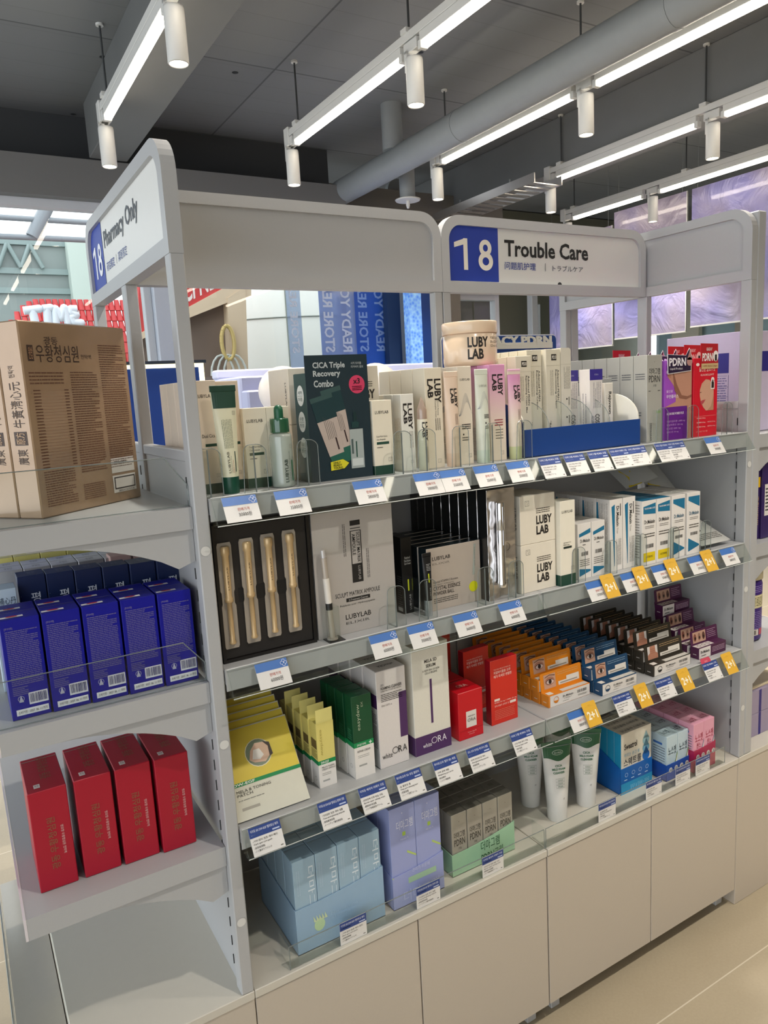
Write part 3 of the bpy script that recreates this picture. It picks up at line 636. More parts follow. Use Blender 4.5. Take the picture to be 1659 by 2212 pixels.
def wave(mb, F, m, lo=.5):
    for k in range(9): 
        pts = [(i/14, lo+.02*k*math.sin(i/14*PI)**1.5+.14*math.sin(max(0, i/14-.1)*PI)**2*(1-.06*k)) for i in range(15)]
        for p, q in zip(pts, pts[1:]): mb.poly(F, [p, q, (q[0], q[1]+.0025), (p[0], p[1]+.0025)], m)
def dMt(mb, F, L, T):
    mb.text(F, 'LUBYLAB', .16, .855, .86, .878); wave(mb, F, '#9a9c9e'); mb.poly(L, [(0, .5), (1, .55), (1, .63), (.6, .58)], '#b4b2ac'); mb.lines(F, .2, .36, .85, .42, 3, th=.5); mb.disc(F, .3, .31, .002, INK); mb.lines(F, .2, .24, .7, .29, 2, '#6a6458'); logo(mb, F, .75, .09, .008); mb.lines(L, .15, .05, .9, .3, 22, '#8a8274', th=.4)
for k in range(3): put('mt', carton('cosmetic_carton', .036, .042, .2065, mat('#e8dcc9', .45), dMt), (.931, 1.26+.044*k, ZA), 'cream carton with a grey mountain line drawing, %s of its row' % ORD[k], group='cartons with mountain drawing')
def dMn(mb, C): mb.text(C, 'LUBYLAB', .2, .84, .8, .87, '#8a8c84'); wave(mb, C, '#a4a6aa', .55); mb.lines(C, .4, .42, .95, .48, 3, th=.5); mb.disc(C, .5, .36, .002, INK); mb.lines(C, .4, .28, .8, .33, 2, '#6a6458')
put('mtube', tube('cosmetic_tube', .0145, .0175, .199, .028, mat('#dde0d0', .35), mat('#cfdbc9', .35), dMn), (.989, 1.255, ZA), 'pale green squeeze tube beside the pink carton')
pk = bpy.data.materials.new('pink_fade_card'); pk.use_nodes = True; n_ = pk.node_tree; b_ = n_.nodes['Principled BSDF']; tc_ = n_.nodes.new('ShaderNodeTexCoord'); sx_ = n_.nodes.new('ShaderNodeSeparateXYZ'); cr_ = n_.nodes.new('ShaderNodeValToRGB')
n_.links.new(tc_.outputs['Generated'], sx_.inputs[0]); n_.links.new(sx_.outputs[2], cr_.inputs[0]); n_.links.new(cr_.outputs[0], b_.inputs['Base Color'])
cr_.color_ramp.elements[0].position = .35; cr_.color_ramp.elements[0].color = rgb('#e8d9c6'); cr_.color_ramp.elements[1].position = .95; cr_.color_ramp.elements[1].color = rgb('#e09cc4'); b_.inputs['Roughness'].default_value = .45
def dPk(mb, F, L, T): lubyv(mb, F, .16, .84, .9, .22); mb.lines(F, .25, .36, .8, .44, 3, '#9a4048'); mb.lines(F, .3, .22, .8, .34, 4, '#6a6458', th=.3); logo(mb, F, .72, .08, .008); mb.lines(L, .15, .05, .9, .35, 26, '#8a7a74', th=.4)
for k in range(3): put('pk', carton('cosmetic_carton', .0425, .044, .2075, pk, dPk), (1.016, 1.26+.046*k, ZA), 'tall pink carton fading to cream, %s of its row' % ORD[k], group='tall pink cartons')
put('pktube', tube('cosmetic_tube', .0145, .018, .196, .028, pk, mat('#c9cc9a', .35), dPt(0)), (1.0795, 1.255, ZA), 'pink squeeze tube with a yellow-green cap beside the blue display tray')
def make_jar():
    t = thing('cosmetic_jar', '', 'jar'); J = mat('#ecd2b4', .22, coat=.5)
    mb = MB().lathe([(.056, 0), (.0595, .003), (.0605, .01), (.0605, .068), (.058, .0705)], J, n=56)
    C = Curve(.2, .07, lambda u, v, off: Vector((.0606*math.sin((u-.5)*3.3-.18), -.0606*math.cos((u-.5)*3.3-.18)-off, v*.07)), 16)
    mb.text(C, 'LUBY', .33, .56, .57, .88, INK, bold=5); mb.text(C, 'LAB', .33, .2, .51, .52, INK, bold=5); mb.text(C, 'PORE PEELING PAD', .61, .8, .84, .88); mb.text(C, 'BHA·CICA·PHA·PLGA', .61, .68, .84, .76); mb.text(C, '125 mL / 4.23 fl.oz.', .61, .56, .84, .64); mb.build('jar_body', t)
    MB().lathe([(.0615, .071), (.0622, .072), (.0622, .094), (.0608, .0965), (.05, .097)], J, n=56).lathe([(.0606, .0695), (.0606, .0712)], mat('#b8987c'), n=56).build('lid', t); return t
put('jar', make_jar, (1.037, 1.352, ZA+.2078), 'round peach jar with lid standing on top of the tall cartons')
# --- blue display tray on the right bay
def make_tray():
    t = thing('display_tray', '', 'display tray'); B = mat('#0f3f86', .5); W, Dp = .372, .30; WH = mat('#e9e6da')
    mb = MB().box(0, W, 0, .003, 0, .062, B).box(0, W, 0, Dp, 0, .0015, B)
    mb.build('front_panel', t)
    pr = [(0, 0), (0, .062)]+[(.055*math.sin(a*PI/16), .062+.058*(1-math.cos(a*PI/16)) if 0 else .062+.058*math.sin(a*PI/16)) for a in range(0)]
    arc = [(.004+.075*math.sin(a*PI/16), .062+.06*(math.sin(a*PI/16))) for a in range(9)]
    arc = [(.004+.085*(1-math.cos(a*PI/16)), .062+.06*math.sin(a*PI/16)) for a in range(9)]
    pr = [(0.003, 0)]+arc+[(Dp, .122), (Dp, 0)]
    for x, nm in ((0, 'side_panel'), (W-.003, 'side_panel')):
        MB().prism(pr, lambda y, z, x_: Vector((x_, y, z)), x, x+.003, {0: B}.get(0)).prism(pr, lambda y, z, x_: Vector((x_, y, z)), x+(.003 if x == 0 else -.0006), x+(.0036 if x == 0 else 0), WH).build(nm, t)
        mb = MB()
        for (a, b), (c, d) in zip(arc, arc[1:]): mb.prism([(a, b), (c, d), (c, d+.0035), (a, b+.0035)], lambda y, z, x_: Vector((x_, y, z)), x-.0003, x+.0033, WH)
        mb.build('edge_trim', t)
    for x in (.075, .155, .215, .27): 
        MB().prism(pr, lambda y, z, x_: Vector((x_, y, z)), x, x+.0012, ACR).build('divider', t)
        mb = MB()
        for (a, b), (c, d) in zip(arc, arc[1:]): mb.cyl((x+.0006, a, b), (x+.0006, c, d), .0009, ACRE, 6)
        mb.build('divider_edge', t)
    mb = MB().prism(roundrect(0, 0, .385, .29, .012), lambda x, z, y: Vector((x, y, z)), Dp, Dp+.003, B).build('back_sign', t)
    MB().prism(roundrect(-.003, 0, .388, .293, .014), lambda x, z, y: Vector((x, y, z)), Dp+.003, Dp+.004, WH).build('back_sign_edge', t)
    F = Face((0, Dp-.001, 0), (.385, 0, 0), (0, 0, .29)); mb = MB().box(.02, .368, Dp-.004, Dp, .256, .272, WH)
    for k in range(5): mb.text(F, 'PHARMACY PDRN', .06, .915, .945, .995, WH, off=.0002+.0012*k, bold=3)
    mb.build('raised_lettering', t); return t
put('tray', make_tray, (1.098, 1.243, ZA), 'blue display tray with white raised lettering on its back panel')
def dPD(nm):
    def f(mb, F, L, T):
        mb.rect(F, .36, .89, .72, .95, '#2a2622'); mb.text(F, 'PD3', .4, .903, .68, .937, '#f0ece0', bold=3, off=OFF*3); mb.rect(F, 0, .84, 1, .842, '#b8b09c')
        mb.text(F, 'Advanced PDRN', .76, .5, .88, .8, rot=-90, bold=1); mb.text(F, nm, .6, .42, .72, .8, rot=-90, bold=1); mb.lines(F, .25, .55, .5, .8, 4, '#8a8474', rot=1, th=.25)
        mb.lines(L, .2, .1, .8, .8, 5, '#b8ae98', rot=1, th=.15); mb.text(F, '°Rejuvenating', .15, .02, .3, .3, rot=-90)
    return f
PDM = mat('#e9e2cd', .5)
for k in range(5): put('pd1', carton('cosmetic_carton', .045, .03, .224, PDM, dPD('Rejuvenating Cream Max')), (1.125, 1.30+.032*k, ZA+.0015), 'cream carton with black three-character badge in the tray leftmost column, %s' % ORD[k], group='badge cartons in the left tray column')
for k in range(4): put('pd2', carton('cosmetic_carton', .045, .03, .238, PDM, dPD('Rejuvenating Cream')), (1.174, 1.318+.032*k, ZA+.0015), 'taller cream badge carton in the second tray column, %s' % ORD[k], group='badge cartons in the second tray column')
for k in range(4): put('pd2', None, (1.2225, 1.306+.032*k, ZA+.0015), 'taller cream badge carton in the third tray column, %s' % ORD[k], group='badge cartons in the third tray column')
def make_pdcard():
    mb = MB().prism(roundrect(0, 0, .032, .24, .008, top=(0, 1)), lambda x, z, y: Vector((x, y, z)), 0, .03, mat('#e6e0d0')); F = Face((0, 0, 0), (.032, 0, 0), (0, 0, .24))
    mb.rect(F, 0, .84, 1, .842, '#b8b09c'); mb.lines(F, .25, .6, .9, .82, 5, '#6a6458', rot=1, th=.25)
    for v in (.16, .32, .5): mb.disc(F, .55, v, .0022, INK, n=8); mb.lines(F, .7, v-.06, .85, v+.02, 2, INK, rot=1)
    return tag(mb.build('cosmetic_carton'), cat='carton')
put('pdc', make_pdcard, (1.2695, 1.306, ZA+.0015), 'narrow cream carton with a rounded corner, back side showing, in the blue tray')
def dPu(mb, F, L, T):
    mb.rect(F, 0, .86, 1, 1, mat('#3b2f92')); mb.text(F, 'PDRN', .35, .92, .65, .94, '#b8b4e0', off=OFF*3); mb.lines(F, .25, .5, .9, .84, 5, '#5a5468', rot=1, th=.2); mb.lines(L, .25, .1, .75, .7, 2, '#6a6478', rot=1, th=.15); mb.text(F, 'COSY PLUS', .4, .12, .75, .42, INK, rot=-90, bold=2); mb.lines(F, .1, .05, .35, .4, 3, '#5a5468', rot=1)
PU = carton('cosmetic_carton', .043, .035, .187, mat('#ece6e0', .45), dPu)
put('pu', PU, (1.3115, 1.335, ZA+.0015), 'white carton with purple band, left and behind its twin in the tray'); put('pu', PU, (1.3505, 1.293, ZA+.0015), 'white carton with purple band, front of the pair in the tray')
def dRj(mb, F, L, T):
    mb.text(F, 'Rejuveon', .35, .5, .8, .86, INK, rot=-90, bold=2)
    for k in range(8):
        a = k/8; mb.disc(F, .2+.08*math.sin(a*6.3*1.5), .62+.2*a, .0006, '#5a5448', n=6); mb.disc(F, .2-.08*math.sin(a*6.3*1.5), .62+.2*a, .0006, '#5a5448', n=6)
    mb.lines(F, .3, .05, .7, .45, 2, '#8a8474', rot=1, th=.2)
put('rj', carton('cosmetic_carton', .028, .03, .152, mat('#ece6da', .45), dRj), (1.402, 1.293, ZA+.0015), 'small white carton with vertical lettering and helix mark in the tray')
GREY = mat('#aeb0b0', .42, .25)
def dDg(mb, F, L, T):
    mb.text(F, '더마그램', .15, .78, .85, .85, '#3a3a38'); mb.text(F, 'PDRN', .12, .69, .85, .765, '#3a3a38'); mb.text(F, '크림', .4, .64, .6, .665, '#4a4a48'); mb.disc(F, .5, .92, .0008, INK, n=8)
    mb.lines(F, .1, .58, .3, .6, 1, '#5a5a55'); mb.lines(F, .7, .58, .95, .6, 1, '#5a5a55'); mb.rect(F, .62, .33, .92, .36, '#9bb583'); mb.text(F, 'DERMAGRAM', .2, .02, .32, .22, '#4a4a48', rot=-90)
    mb.lines(L, .15, .72, .85, .8, 3, '#6a6c6e'); mb.lines(L, .4, .3, .6, .36, 2, '#6a6c6e')
put('dgs', carton('cosmetic_carton', .038, .03, .163, GREY, dDg), (1.4235, 1.325, ZA+.0015), 'small grey carton at the right end inside the blue tray')
for k in range(6): put('dgt', carton('cosmetic_carton', .056, .042, .216, mat('#b9b8b0', .42, .2), dDg), (1.505, 1.252+.0435*k, ZA), 'tall grey carton right of the blue tray, %s of its row' % ORD[k], group='tall grey cartons on the top shelf')
def make_pill():
    t = thing('supplement_box', '', 'carton'); w, d, h = .104, .034, .2; V = mat('#a04fc0', .4)
    mb = MB().box(0, w, 0, d, 0, h, V, .0006); F = Face((0, 0, 0), (w, 0, 0), (0, 0, h)); SK = mat('#c08d76')
    mb.rect(F, 0, 0, .84, .42, mat('#641a86')); mb.poly(F, [(0, .42), (.8, .42), (.84, .4), (.84, 0), (1, 0), (1, 1), (.1, 1), (.1, .8), (.3, .7), (.42, .6), (.4, .48)], SK)
    mb.poly(F, [(.1, .98), (.24, .98), (.22, .78), (.12, .8)], mat('#b07a62'), OFF*2); mb.poly(F, [(.24, .95), (.44, .7), (.62, .56), (.84, .54), (1, .56), (1, .53), (.8, .5), (.55, .52), (.36, .62)], mat('#8f5f4c'), OFF*2)
    mb.text(F, 'READAY', .05, .84, .38, .875, '#f2e6f2', bold=1, off=OFF*3); mb.text(F, '올인원', .05, .6, .28, .635, '#f2d9ee', off=OFF*3); mb.text(F, '우먼플러스', .05, .53, .5, .575, '#f6ecf6', bold=2, off=OFF*3)
    mb.text(F, 'ALL IN ONE WOMEN PLUS', .07, .32, .7, .35, '#f2e6f2', bold=1, off=OFF*3)
    for k in range(4): mb.text(F, ('저분자콜라겐 1,000 mg', '히알루론산 120 mg', '비오틴 500 mg', '엘라스틴 10 mg')[k], .07, .22-.045*k, .75-.08*k, .25-.045*k, '#c99ad8', off=OFF*3)
    mb.build('box_body', t)
    K = mat('#2c1c3c', .4); mb = MB(); P = [(.07, .83), (.93, .86), (.93, 1.0), (.98, 1.02), (.86, 1.15), (.74, 1.06), (.05, 1.08)]
    mb.prism([(x*w, z*h) for x, z in P], lambda x, z, y: Vector((x, y, z)), -.0035, -.0025, mat('#e8e4e4')); P2 = [((x-.5)*.96+.5, (z-.98)*.93+.98) for x, z in P]
    mb.prism([(x*w, z*h) for x, z in P2], lambda x, z, y: Vector((x, y, z)), -.0042, -.003, K); F2 = Face((0, -.0042, 0), (w, 0, 0), (0, 0, h))
    mb.text(F2, 'PDRN', .1, .93, .72, 1.03, '#f0eaf0', bold=5); mb.text(F2, 'Liquid Product', .14, .875, .6, .91, '#f0eaf0'); mb.disc(F2, .86, .98, .011, mat('#b98a84')); mb.poly(F2, [(.76, 1.0), (.96, 1.0), (.86, 1.12)], mat('#b98a84'))
    mb.build('header_card', t); return t
for k in range(5): put('pill', make_pill, (1.566, 1.248+.0405*k, ZA), 'purple supplement box with black die-cut header, %s of its row' % ORD[k], group='purple supplement boxes')
def make_red():
    t = thing('supplement_box', '', 'carton'); w, d, h = .098, .034, .203; R_ = mat('#d3152c', .4); WT = '#f6e2dc'
    mb = MB().box(0, w, 0, d, 0, h, R_, .0006); F = Face((0, 0, 0), (w, 0, 0), (0, 0, h))
    mb.text(F, '올인원 글로우핏', .22, .83, .88, .885, WT, bold=2); mb.text(F, 'ALL-IN-ONE GLOW FIT', .28, .775, .84, .8, WT)
    SK = mat('#cf9f86'); pts = [(.52+.3*math.cos(a), .52+.21*math.sin(a)) for a in [k*PI/14 for k in range(-2, 16)]]+[(.3, .42), (.42, .34), (.6, .32), (.72, .36), (.8, .33)]
    pts = [(.5, .73), (.66, .72), (.78, .66), (.84, .58), (.84, .33), (.52, .33), (.4, .38), (.3, .46), (.26, .52), (.26, .6), (.34, .68)]
    mb.poly(F, pts, SK); mb.poly(F, [(.84, .33), (.84, .52), (.72, .38), (.58, .33)], mat('#b88a6c'), OFF*2)
    mb.poly(F, [(.27, .45), (.36, .465), (.5, .475), (.42, .43), (.32, .405)], mat('#b4474f'), OFF*2); mb.poly(F, [(.26, .56), (.32, .565), (.33, .57), (.27, .572)], mat('#5a2c24'), OFF*2)
    mb.disc(F, .78, .72, .007, '#f2e6e2', OFF*3); mb.rect(F, .76, .67, .8, .72, '#2a1c1a', OFF*4); mb.rect(F, .7, .6, .86, .7, '#f2e6e2', OFF*3); mb.rect(F, .73, .615, .83, .69, '#2a201c', OFF*4)
    for k, (u, s) in enumerate(((.12, 4), (.12, 7), (.12, 7))): mb.text(F, '· 히알루론산 120 mg', u, .225-.055*k, .5, .245-.055*k, WT)
    mb.text(F, '· 비타민C 50 mg', .58, .17, .92, .19, WT); mb.text(F, '· 세라마이드 10 mg', .58, .115, .92, .135, WT); mb.rect(F, .05, .26, .95, .262, '#f0b0a8'); mb.text(F, '30포 건강기능식품', .12, .055, .6, .075, '#e8b0a8'); mb.disc(F, .16, .92, .007, WT, ry=.004)
    mb.build('box_body', t)
    mb = MB().prism([(.27*w, .86*h), (w*.99, .86*h), (w*.97, 1.175*h), (.25*w, 1.185*h)], lambda x, z, y: Vector((x, y, z)), -.002, -.0008, {0: mat('#b91f2a', .4)}[0]); F2 = Face((0, -.0021, 0), (w, 0, 0), (0, 0, h))
    mb.rect(F2, .28, .862, .985, .93, mat('#cdb280')); mb.text(F2, '+ NMN, Retinol, Collagen', .33, .88, .93, .91, '#8a2a1c', off=OFF*3); mb.text(F2, 'PDRN', .31, .96, .74, 1.06, '#f4ece8', bold=5); mb.text(F2, 'READAY', .48, 1.09, .72, 1.13, '#f4ece8', bold=1); mb.disc(F2, .87, 1.02, .011, '#f4ece8', ry=.014); mb.rect(F2, .83, .96, .91, 1.04, '#2a201c', OFF*3)
    mb.build('header_card', t); return t
for k in range(3): put('redp', make_red, (1.674, 1.245+.05*k, ZA), 'red supplement box with a lips picture, %s of its row' % ORD[k], group='red supplement boxes')
put('redp', None, (1.60, 1.47, ZA), 'red supplement box at the very back behind the purple ones')
# dividers
def make_div(h=.085, wd=.045):
    def f():
        t = thing('acrylic_divider', '', 'acrylic divider')
        prof = [(-wd/2, 0), (wd/2, 0)]+[(wd/2-.012+.012*math.cos(a*PI/12)-.006*(a/6), h-.012+.012*math.sin(a*PI/12)) for a in range(7)]+[(-wd/2+.012-.012*math.sin(a*PI/12)+.004, h-.012+.012*math.cos(a*PI/12)) for a in range(7)]
        MB().prism(prof, lambda x, z, y: Vector((x, y, z)), 0, .0015, ACR).build('front_sheet', t)
        mb = MB()
        for (a, b), (c, d) in zip(prof[1:], prof[2:]+prof[:1]): mb.cyl((a, .0007, b), (c, .0007, d), .0008, ACRE, 5)
        mb.build('edge_line', t)
        MB().box(-.001, .001, .0015, .10, 0, h*.94, ACR).box(-.001, .0012, .0005, .002, 0, h*.97, mat('#6e7677', .3)).build('blade', t); return t
    return f
def divs(tagm, xs, z, y=1.2225, h=.085, wd=.045):
    for k, x in enumerate(xs): put('div%.3f%.3f' % (h, wd), make_div(h, wd), (x, y, z), 'clear acrylic shelf divider on %s, %s from the left' % (tagm, ('first', 'second', 'third', 'fourth', 'fifth', 'sixth', 'seventh', 'eighth', 'ninth')[k]), group='clear dividers on '+tagm)
xa = lambda k, x, y: at(*z2(k, x, y), Y=1.222).x
ZO2 = {'p': (430, 900, 4.1475), 'q': (800, 860, 4.1475), 'F1': (840, 780, 5.53), 'F4': (1390, 720, 6.636), 'F6': (780, 1060, 4.74), 'G1': (1230, 1040, 5.352), 'M1': (440, 1020, 2.5136)}
def z2(k, x, y): a, b, s = ZO2[k]; return (a+x/s, b+y/s)
divs('the top shelf of the left bay', [xa('p', 110, 700), xa('p', 520, 670), xa('p', 990, 620), xa('q', 300, 680), xa('q', 515, 660), xa('q', 815, 610), xa('q', 1105, 580), xa('q', 1385, 560)], ZA)
divs('the top shelf of the right bay', [xa('F4', 270, 1560), xa('F4', 710, 1500), xa('F4', 1200, 1470)], ZA)
# --- row B
def make_penbox():
    t = thing('pen_display_box', '', 'gift box'); w, d, h = .187, .03, .255; K = mat('#161413', .4); K2 = mat('#201d1b', .55)
    mb = MB().box(0, w, 0.006, d, 0, h, K, .001); fn = lambda x, z, y: Vector((x, y, z)); sq = lambda e: [(e, e), (w-e, e), (w-e, h-e), (e, h-e)]
    mb.ring(sq(0), sq(.006), fn, 0, .008, K); mb.build('box_body', t)
    MB().box(.007, w-.007, .004, .0065, .007, h-.007, K2).box(.04, w-.025, .0036, .0045, .108, .135, mat('#0b0a0a', .6)).build('foam_insert', t); return t
put('penbox', make_penbox, (.376, 1.247, ZB), 'open black presentation box holding four gold pens')
def make_pen():
    t = thing('gold_pen', '', 'pen'); G = mat('#cdb083', .35, .3)
    MB().prism([(-.0135, .0), (-.0115, -.004), (.0115, -.004), (.0135, 0), (.0135, .075), (.0115, .08), (.0115, .1), (.0135, .105), (.0135, .186), (.0115, .192), (-.0115, .192), (-.0135, .186), (-.0135, .105), (-.0115, .1), (-.0115, .08), (-.0135, .075)], lambda x, z, y: Vector((x, y, z)), -.002, .0, BLISTER).build('blister_tray', t)
    mb = MB(); c = (0, -.005, 0)
    mb.lathe([(.0055, .006), (.0065, .008), (.0045, .013), (.0045, .083), (.0075, .084), (.0075, .091), (.006, .093), (.0062, .168), (.0078, .171), (.0080, .183), (.006, .186)], G, c, 20)
    C = Face((-.003, -.0106, .1), (.006, 0, 0), (0, 0, .07)); mb.text(C, 'LUBYLAB', .3, .1, .7, .7, '#3a2e20', rot=90)
    C2 = Face((-.002, -.0088, .02), (.004, 0, 0), (0, 0, .06)); 
    for k in range(10): mb.rect(C2, .4, .05+k*.09, .9, .065+k*.09, '#8a3a2a')
    mb.build('pen_body', t); return t
for k, (x0, z0) in enumerate(((.383, 1.157), (.4245, 1.159), (.4655, 1.161), (.508, 1.162))):
    o = put('pen', make_pen, (x0+.0125, 1.2495, z0), 'gold pen in a clear blister, %s of the four in the black box' % ('leftmost', 'second', 'third', 'rightmost')[k], group='gold pens in the black box')
def dSc(mb, F, L, T):
    K = '#1c1b1b'
    mb.rect(F, .46, .855, .585, .895, K); mb.rect(F, .46, .83, .585, .836, K)
    mb.ring([(.455, .815), (.59, .815), (.59, .54), (.455, .54)], [(.465, .81), (.58, .81), (.58, .55), (.465, .55)], lambda u, v, q: F.P(u, v, q), 0, OFF, K)
    mb.text(F, 'AMPOULE', .475, .62, .515, .79, K, rot=-90, bold=1); mb.text(F, 'SCULPT MATRIX', .53, .56, .57, .8, K, rot=-90, bold=1); mb.rect(F, .455, .4, .59, .54, K); mb.text(F, 'LUBYLAB', .53, .42, .56, .53, '#a8a4a0', rot=-90, off=OFF*3)
    mb.text(F, 'SCULPT MATRIX AMPOULE', .23, .3, .79, .335, '#2a2827'); mb.rect(F, .36, .255, .66, .285, K); mb.text(F, '2-Treatment Courses', .39, .262, .63, .278, '#cac6c0', off=OFF*3); mb.text(F, 'Polylactic acid / Hydroxyapatite', .28, .22, .72, .24, '#2a2827')
    mb.text(F, 'LUBYLAB', .34, .115, .66, .155, '#2a2827', bold=1); mb.text(F, 'ELIXIR', .34, .075, .64, .095, '#5a5755'); mb.lines(F, .36, .62, .4, .88, 2, '#6a6664', rot=1); mb.lines(F, .64, .42, .68, .66, 2, '#6a6664', rot=1)
put('sculpt', carton('gift_box', .18, .03, .252, mat('#bdb8b3', .4, .25), dSc, cat='gift box', flap=False), (.569, 1.252, ZB), 'large silver gift box with a black ampoule drawing, standing by the pen box')
def make_syr():
    t = thing('syringe_display', '', 'syringe'); 
    MB().box(-.012, .012, 0, .0015, 0, .07, ACR).box(-.012, -.0105, 0, .03, 0, .07, ACR).box(.0105, .012, 0, .03, 0, .07, ACR).box(-.012, .022, 0, .03, 0, .0015, mat('#2a2a2a')).build('holder', t)
    MB().cyl((0, .012, .004), (-.006, .016, .165), .006, BLISTER, 16).cyl((0, .012, .004), (0, .012, .007), .011, BLISTER, 16).build('barrel', t)
    MB().cyl((-.0023, .0135, .07), (-.0045, .015, .125), .0064, mat('#dcd6cc', .4), 16).cyl((-.0022, .0133, .063), (-.0025, .0135, .076), .0067, mat('#1c1b1a', .4), 16).build('label_sleeve', t)
    MB().cyl((-.006, .016, .165), (-.0068, .0165, .18), .0045, mat('#c9c6c4', .2, .3), 14).build('cap', t); return t
put('syr', make_syr, (.59, 1.222, ZB), 'clear sample syringe in an acrylic holder before the silver gift box')
def dDk(mb, F, L, T): mb.text(F, 'Retinol', .3, .72, .8, .75, '#b8b8b4'); mb.text(F, 'Dual Active', .25, .68, .85, .71, '#b8b8b4'); mb.text(F, 'Spot Cream', .25, .64, .85, .67, '#b8b8b4'); mb.rect(F, .5, .3, .62, .45, mat('#c9d42c')); mb.text(F, 'LUBYLAB', .6, .05, .75, .25, '#b8b8b4', rot=90); mb.lines(L, .3, .08, .9, .5, 14, '#6a6a6a', th=.4); mb.rect(L, .3, .03, .9, .08, '#c8c8c4')
for k in range(2): put('dk', carton('cosmetic_carton', .026, .03, .166, mat('#151515', .35), dDk), (.786, 1.285+.032*k, ZB), 'slim black carton with a yellow dash, %s of two' % ('front', 'back')[k], group='slim black cartons')
def dBt(mb, C): mb.rect(C, .42, .42, .56, .62, mat('#c9d42c')); mb.text(C, 'LUBYLAB', .5, .05, .66, .3, '#b8b8b4', rot=90); mb.lines(C, .3, .68, .8, .85, 5, '#9a9a98', th=.4)
o = put('bt', tube('cosmetic_tube', .0085, .0115, .135, .034, mat('#17181a', .35), mat('#b8bcc0', .15, .6), dBt), (.8225, 1.245, ZB+.0), 'thin black squeeze tube with a yellow dash and silver cap')
def dCr(mb, F, L, T):
    mb.text(F, 'LUBYLAB', .1, .8, .43, .86, '#3a3632', bold=1); mb.text(F, 'ELIXIR', .1, .73, .42, .76, '#8a8278'); mb.text(F, 'Essential VITAMIN C Boosters', .1, .44, .56, .475, '#4a4640'); mb.text(F, 'with Vitamin C & Niacinamide', .1, .4, .48, .425, '#6a665e')
    mb.text(F, 'CRYSTAL ESSENCE', .1, .32, .6, .385, '#2a2622', bold=1); mb.text(F, 'POWDER BALL', .1, .24, .48, .3, '#2a2622', bold=1); mb.lines(F, .1, .11, .55, .2, 3, '#5a564e', th=.45)
    mb.disc(F, .85, .26, .012, mat('#c9c816')); mb.poly(F, [(.84, .45), (.88, .45), (.92, .95), (.88, .95)], mat('#b4bcb4', .2, .3)); mb.text(F, 'essence ball', .885, .6, .9, .9, '#5a564e', rot=-90); mb.rect(T, .3, .35, .5, .6, '#3a4448')
for k in range(6): put('cry', carton('cosmetic_carton', .142, .03, .1375, {'*': mat('#182226', .3), 'F': mat('#bfb4a8', .4, .25)}, dCr, flap=False), (.834, 1.262+.034*k, ZB), 'wide silver-fronted carton with a yellow ball picture, %s of its row' % ORD[k], group='wide silver-fronted cartons')
def dSb(mb, F, L, T):
    for s in (-1, 1): mb.hoop(F, .5+s*.18, .47, .009, .0012, mat('#8a8684', .2, .8), a0=(PI/2 if s < 0 else -PI/2), a1=(1.5*PI if s < 0 else PI/2))
sbm = mat('#dedad8', .2, .9, bump=1., scale=7)
for n_ in sbm.node_tree.nodes:
    if n_.type == 'BUMP': n_.inputs['Distance'].default_value = .03
for k in range(9): put('sb', carton('gift_box', .078, .031, .248, {'*': mat('#161819', .28), 'F': sbm}, dSb, cat='gift box', flap=False), (.98, 1.238+.0345*k, ZB), 'tall black box with a mirror silver front, %s of its row' % ORD[k], group='tall silver-fronted boxes')
def make_spen():
    t = thing('silver_pen', '', 'pen'); MB().lathe([(.009, 0), (.0098, .002), (.0098, .012), (.0088, .014), (.0092, .125), (.0085, .127), (.0092, .129), (.0095, .185), (.0085, .188)], CHROME, n=28).build('pen_body', t)
    MB().box(-.0015, .0015, -.0108, -.0095, .095, .18, CHROME).build('clip', t); return t
put('spen', make_spen, (1.0065, 1.226, ZB+.032), 'polished silver pen held on the mirror silver box')
for k in range(2): put('cubeB', carton('cosmetic_carton', .105, .1, .1115, mat('#e4dccb', .5), dCube, bev=.001), (1.071, 1.236, ZB+.112*k), 'white cube carton %s on the second shelf' % ('underneath', 'on top')[k], group='white cube cartons on the second shelf')
def dCc(mb, F, L, T): mb.rect(F, 0, 0, 1, .13, DKG); mb.rect(L, 0, 0, 1, .13, DKG); mb.text(F, 'LUBYLAB', .12, .86, .82, .89); mb.text(F, 'Liposomed Cica', .2, .5, .7, .52); mb.text(F, 'PDRN Cream', .2, .475, .6, .495); mb.rect(F, .2, .44, .75, .465, '#1c2a24'); logo(mb, F, .8, .2, .009)
put('cc', carton('cosmetic_carton', .047, .04, .2, mat('#ebe5d4', .5), dCc), (1.18, 1.224, ZB), 'tall cream carton with green foot, right of the cube cartons')
TEAL = mat('#1b7096', .45); MW = mat('#e6e2dc', .45); YL = mat('#e2c81e', .45)
def dMs(mb, F, L, T):
    mb.poly(F, [(.1, .76), (.95, .82), (.95, .9), (.1, .82)][::1], TEAL); mb.text(F, 'Dr.Melaxin', .18, .66, .9, .72, INK, bold=1); mb.lines(F, .35, .6, .7, .63, 1); mb.bars(F, .25, .42, .78, .49); mb.lines(F, .15, .22, .88, .36, 4, '#5a5650', th=.35); mb.poly(F, [(.1, .05), (.95, .12), (.95, .15), (.1, .19)], TEAL)
for i in range(2):
    for k in range(2): put('ms', carton('cosmetic_carton', .044, .045, .135, MW, dMs), (1.251+.0465*i, 1.24+.047*k, ZB), 'short white and teal carton, %s column, %s' % (('left', 'right')[i], ('front', 'behind')[k]), group='short white and teal cartons')
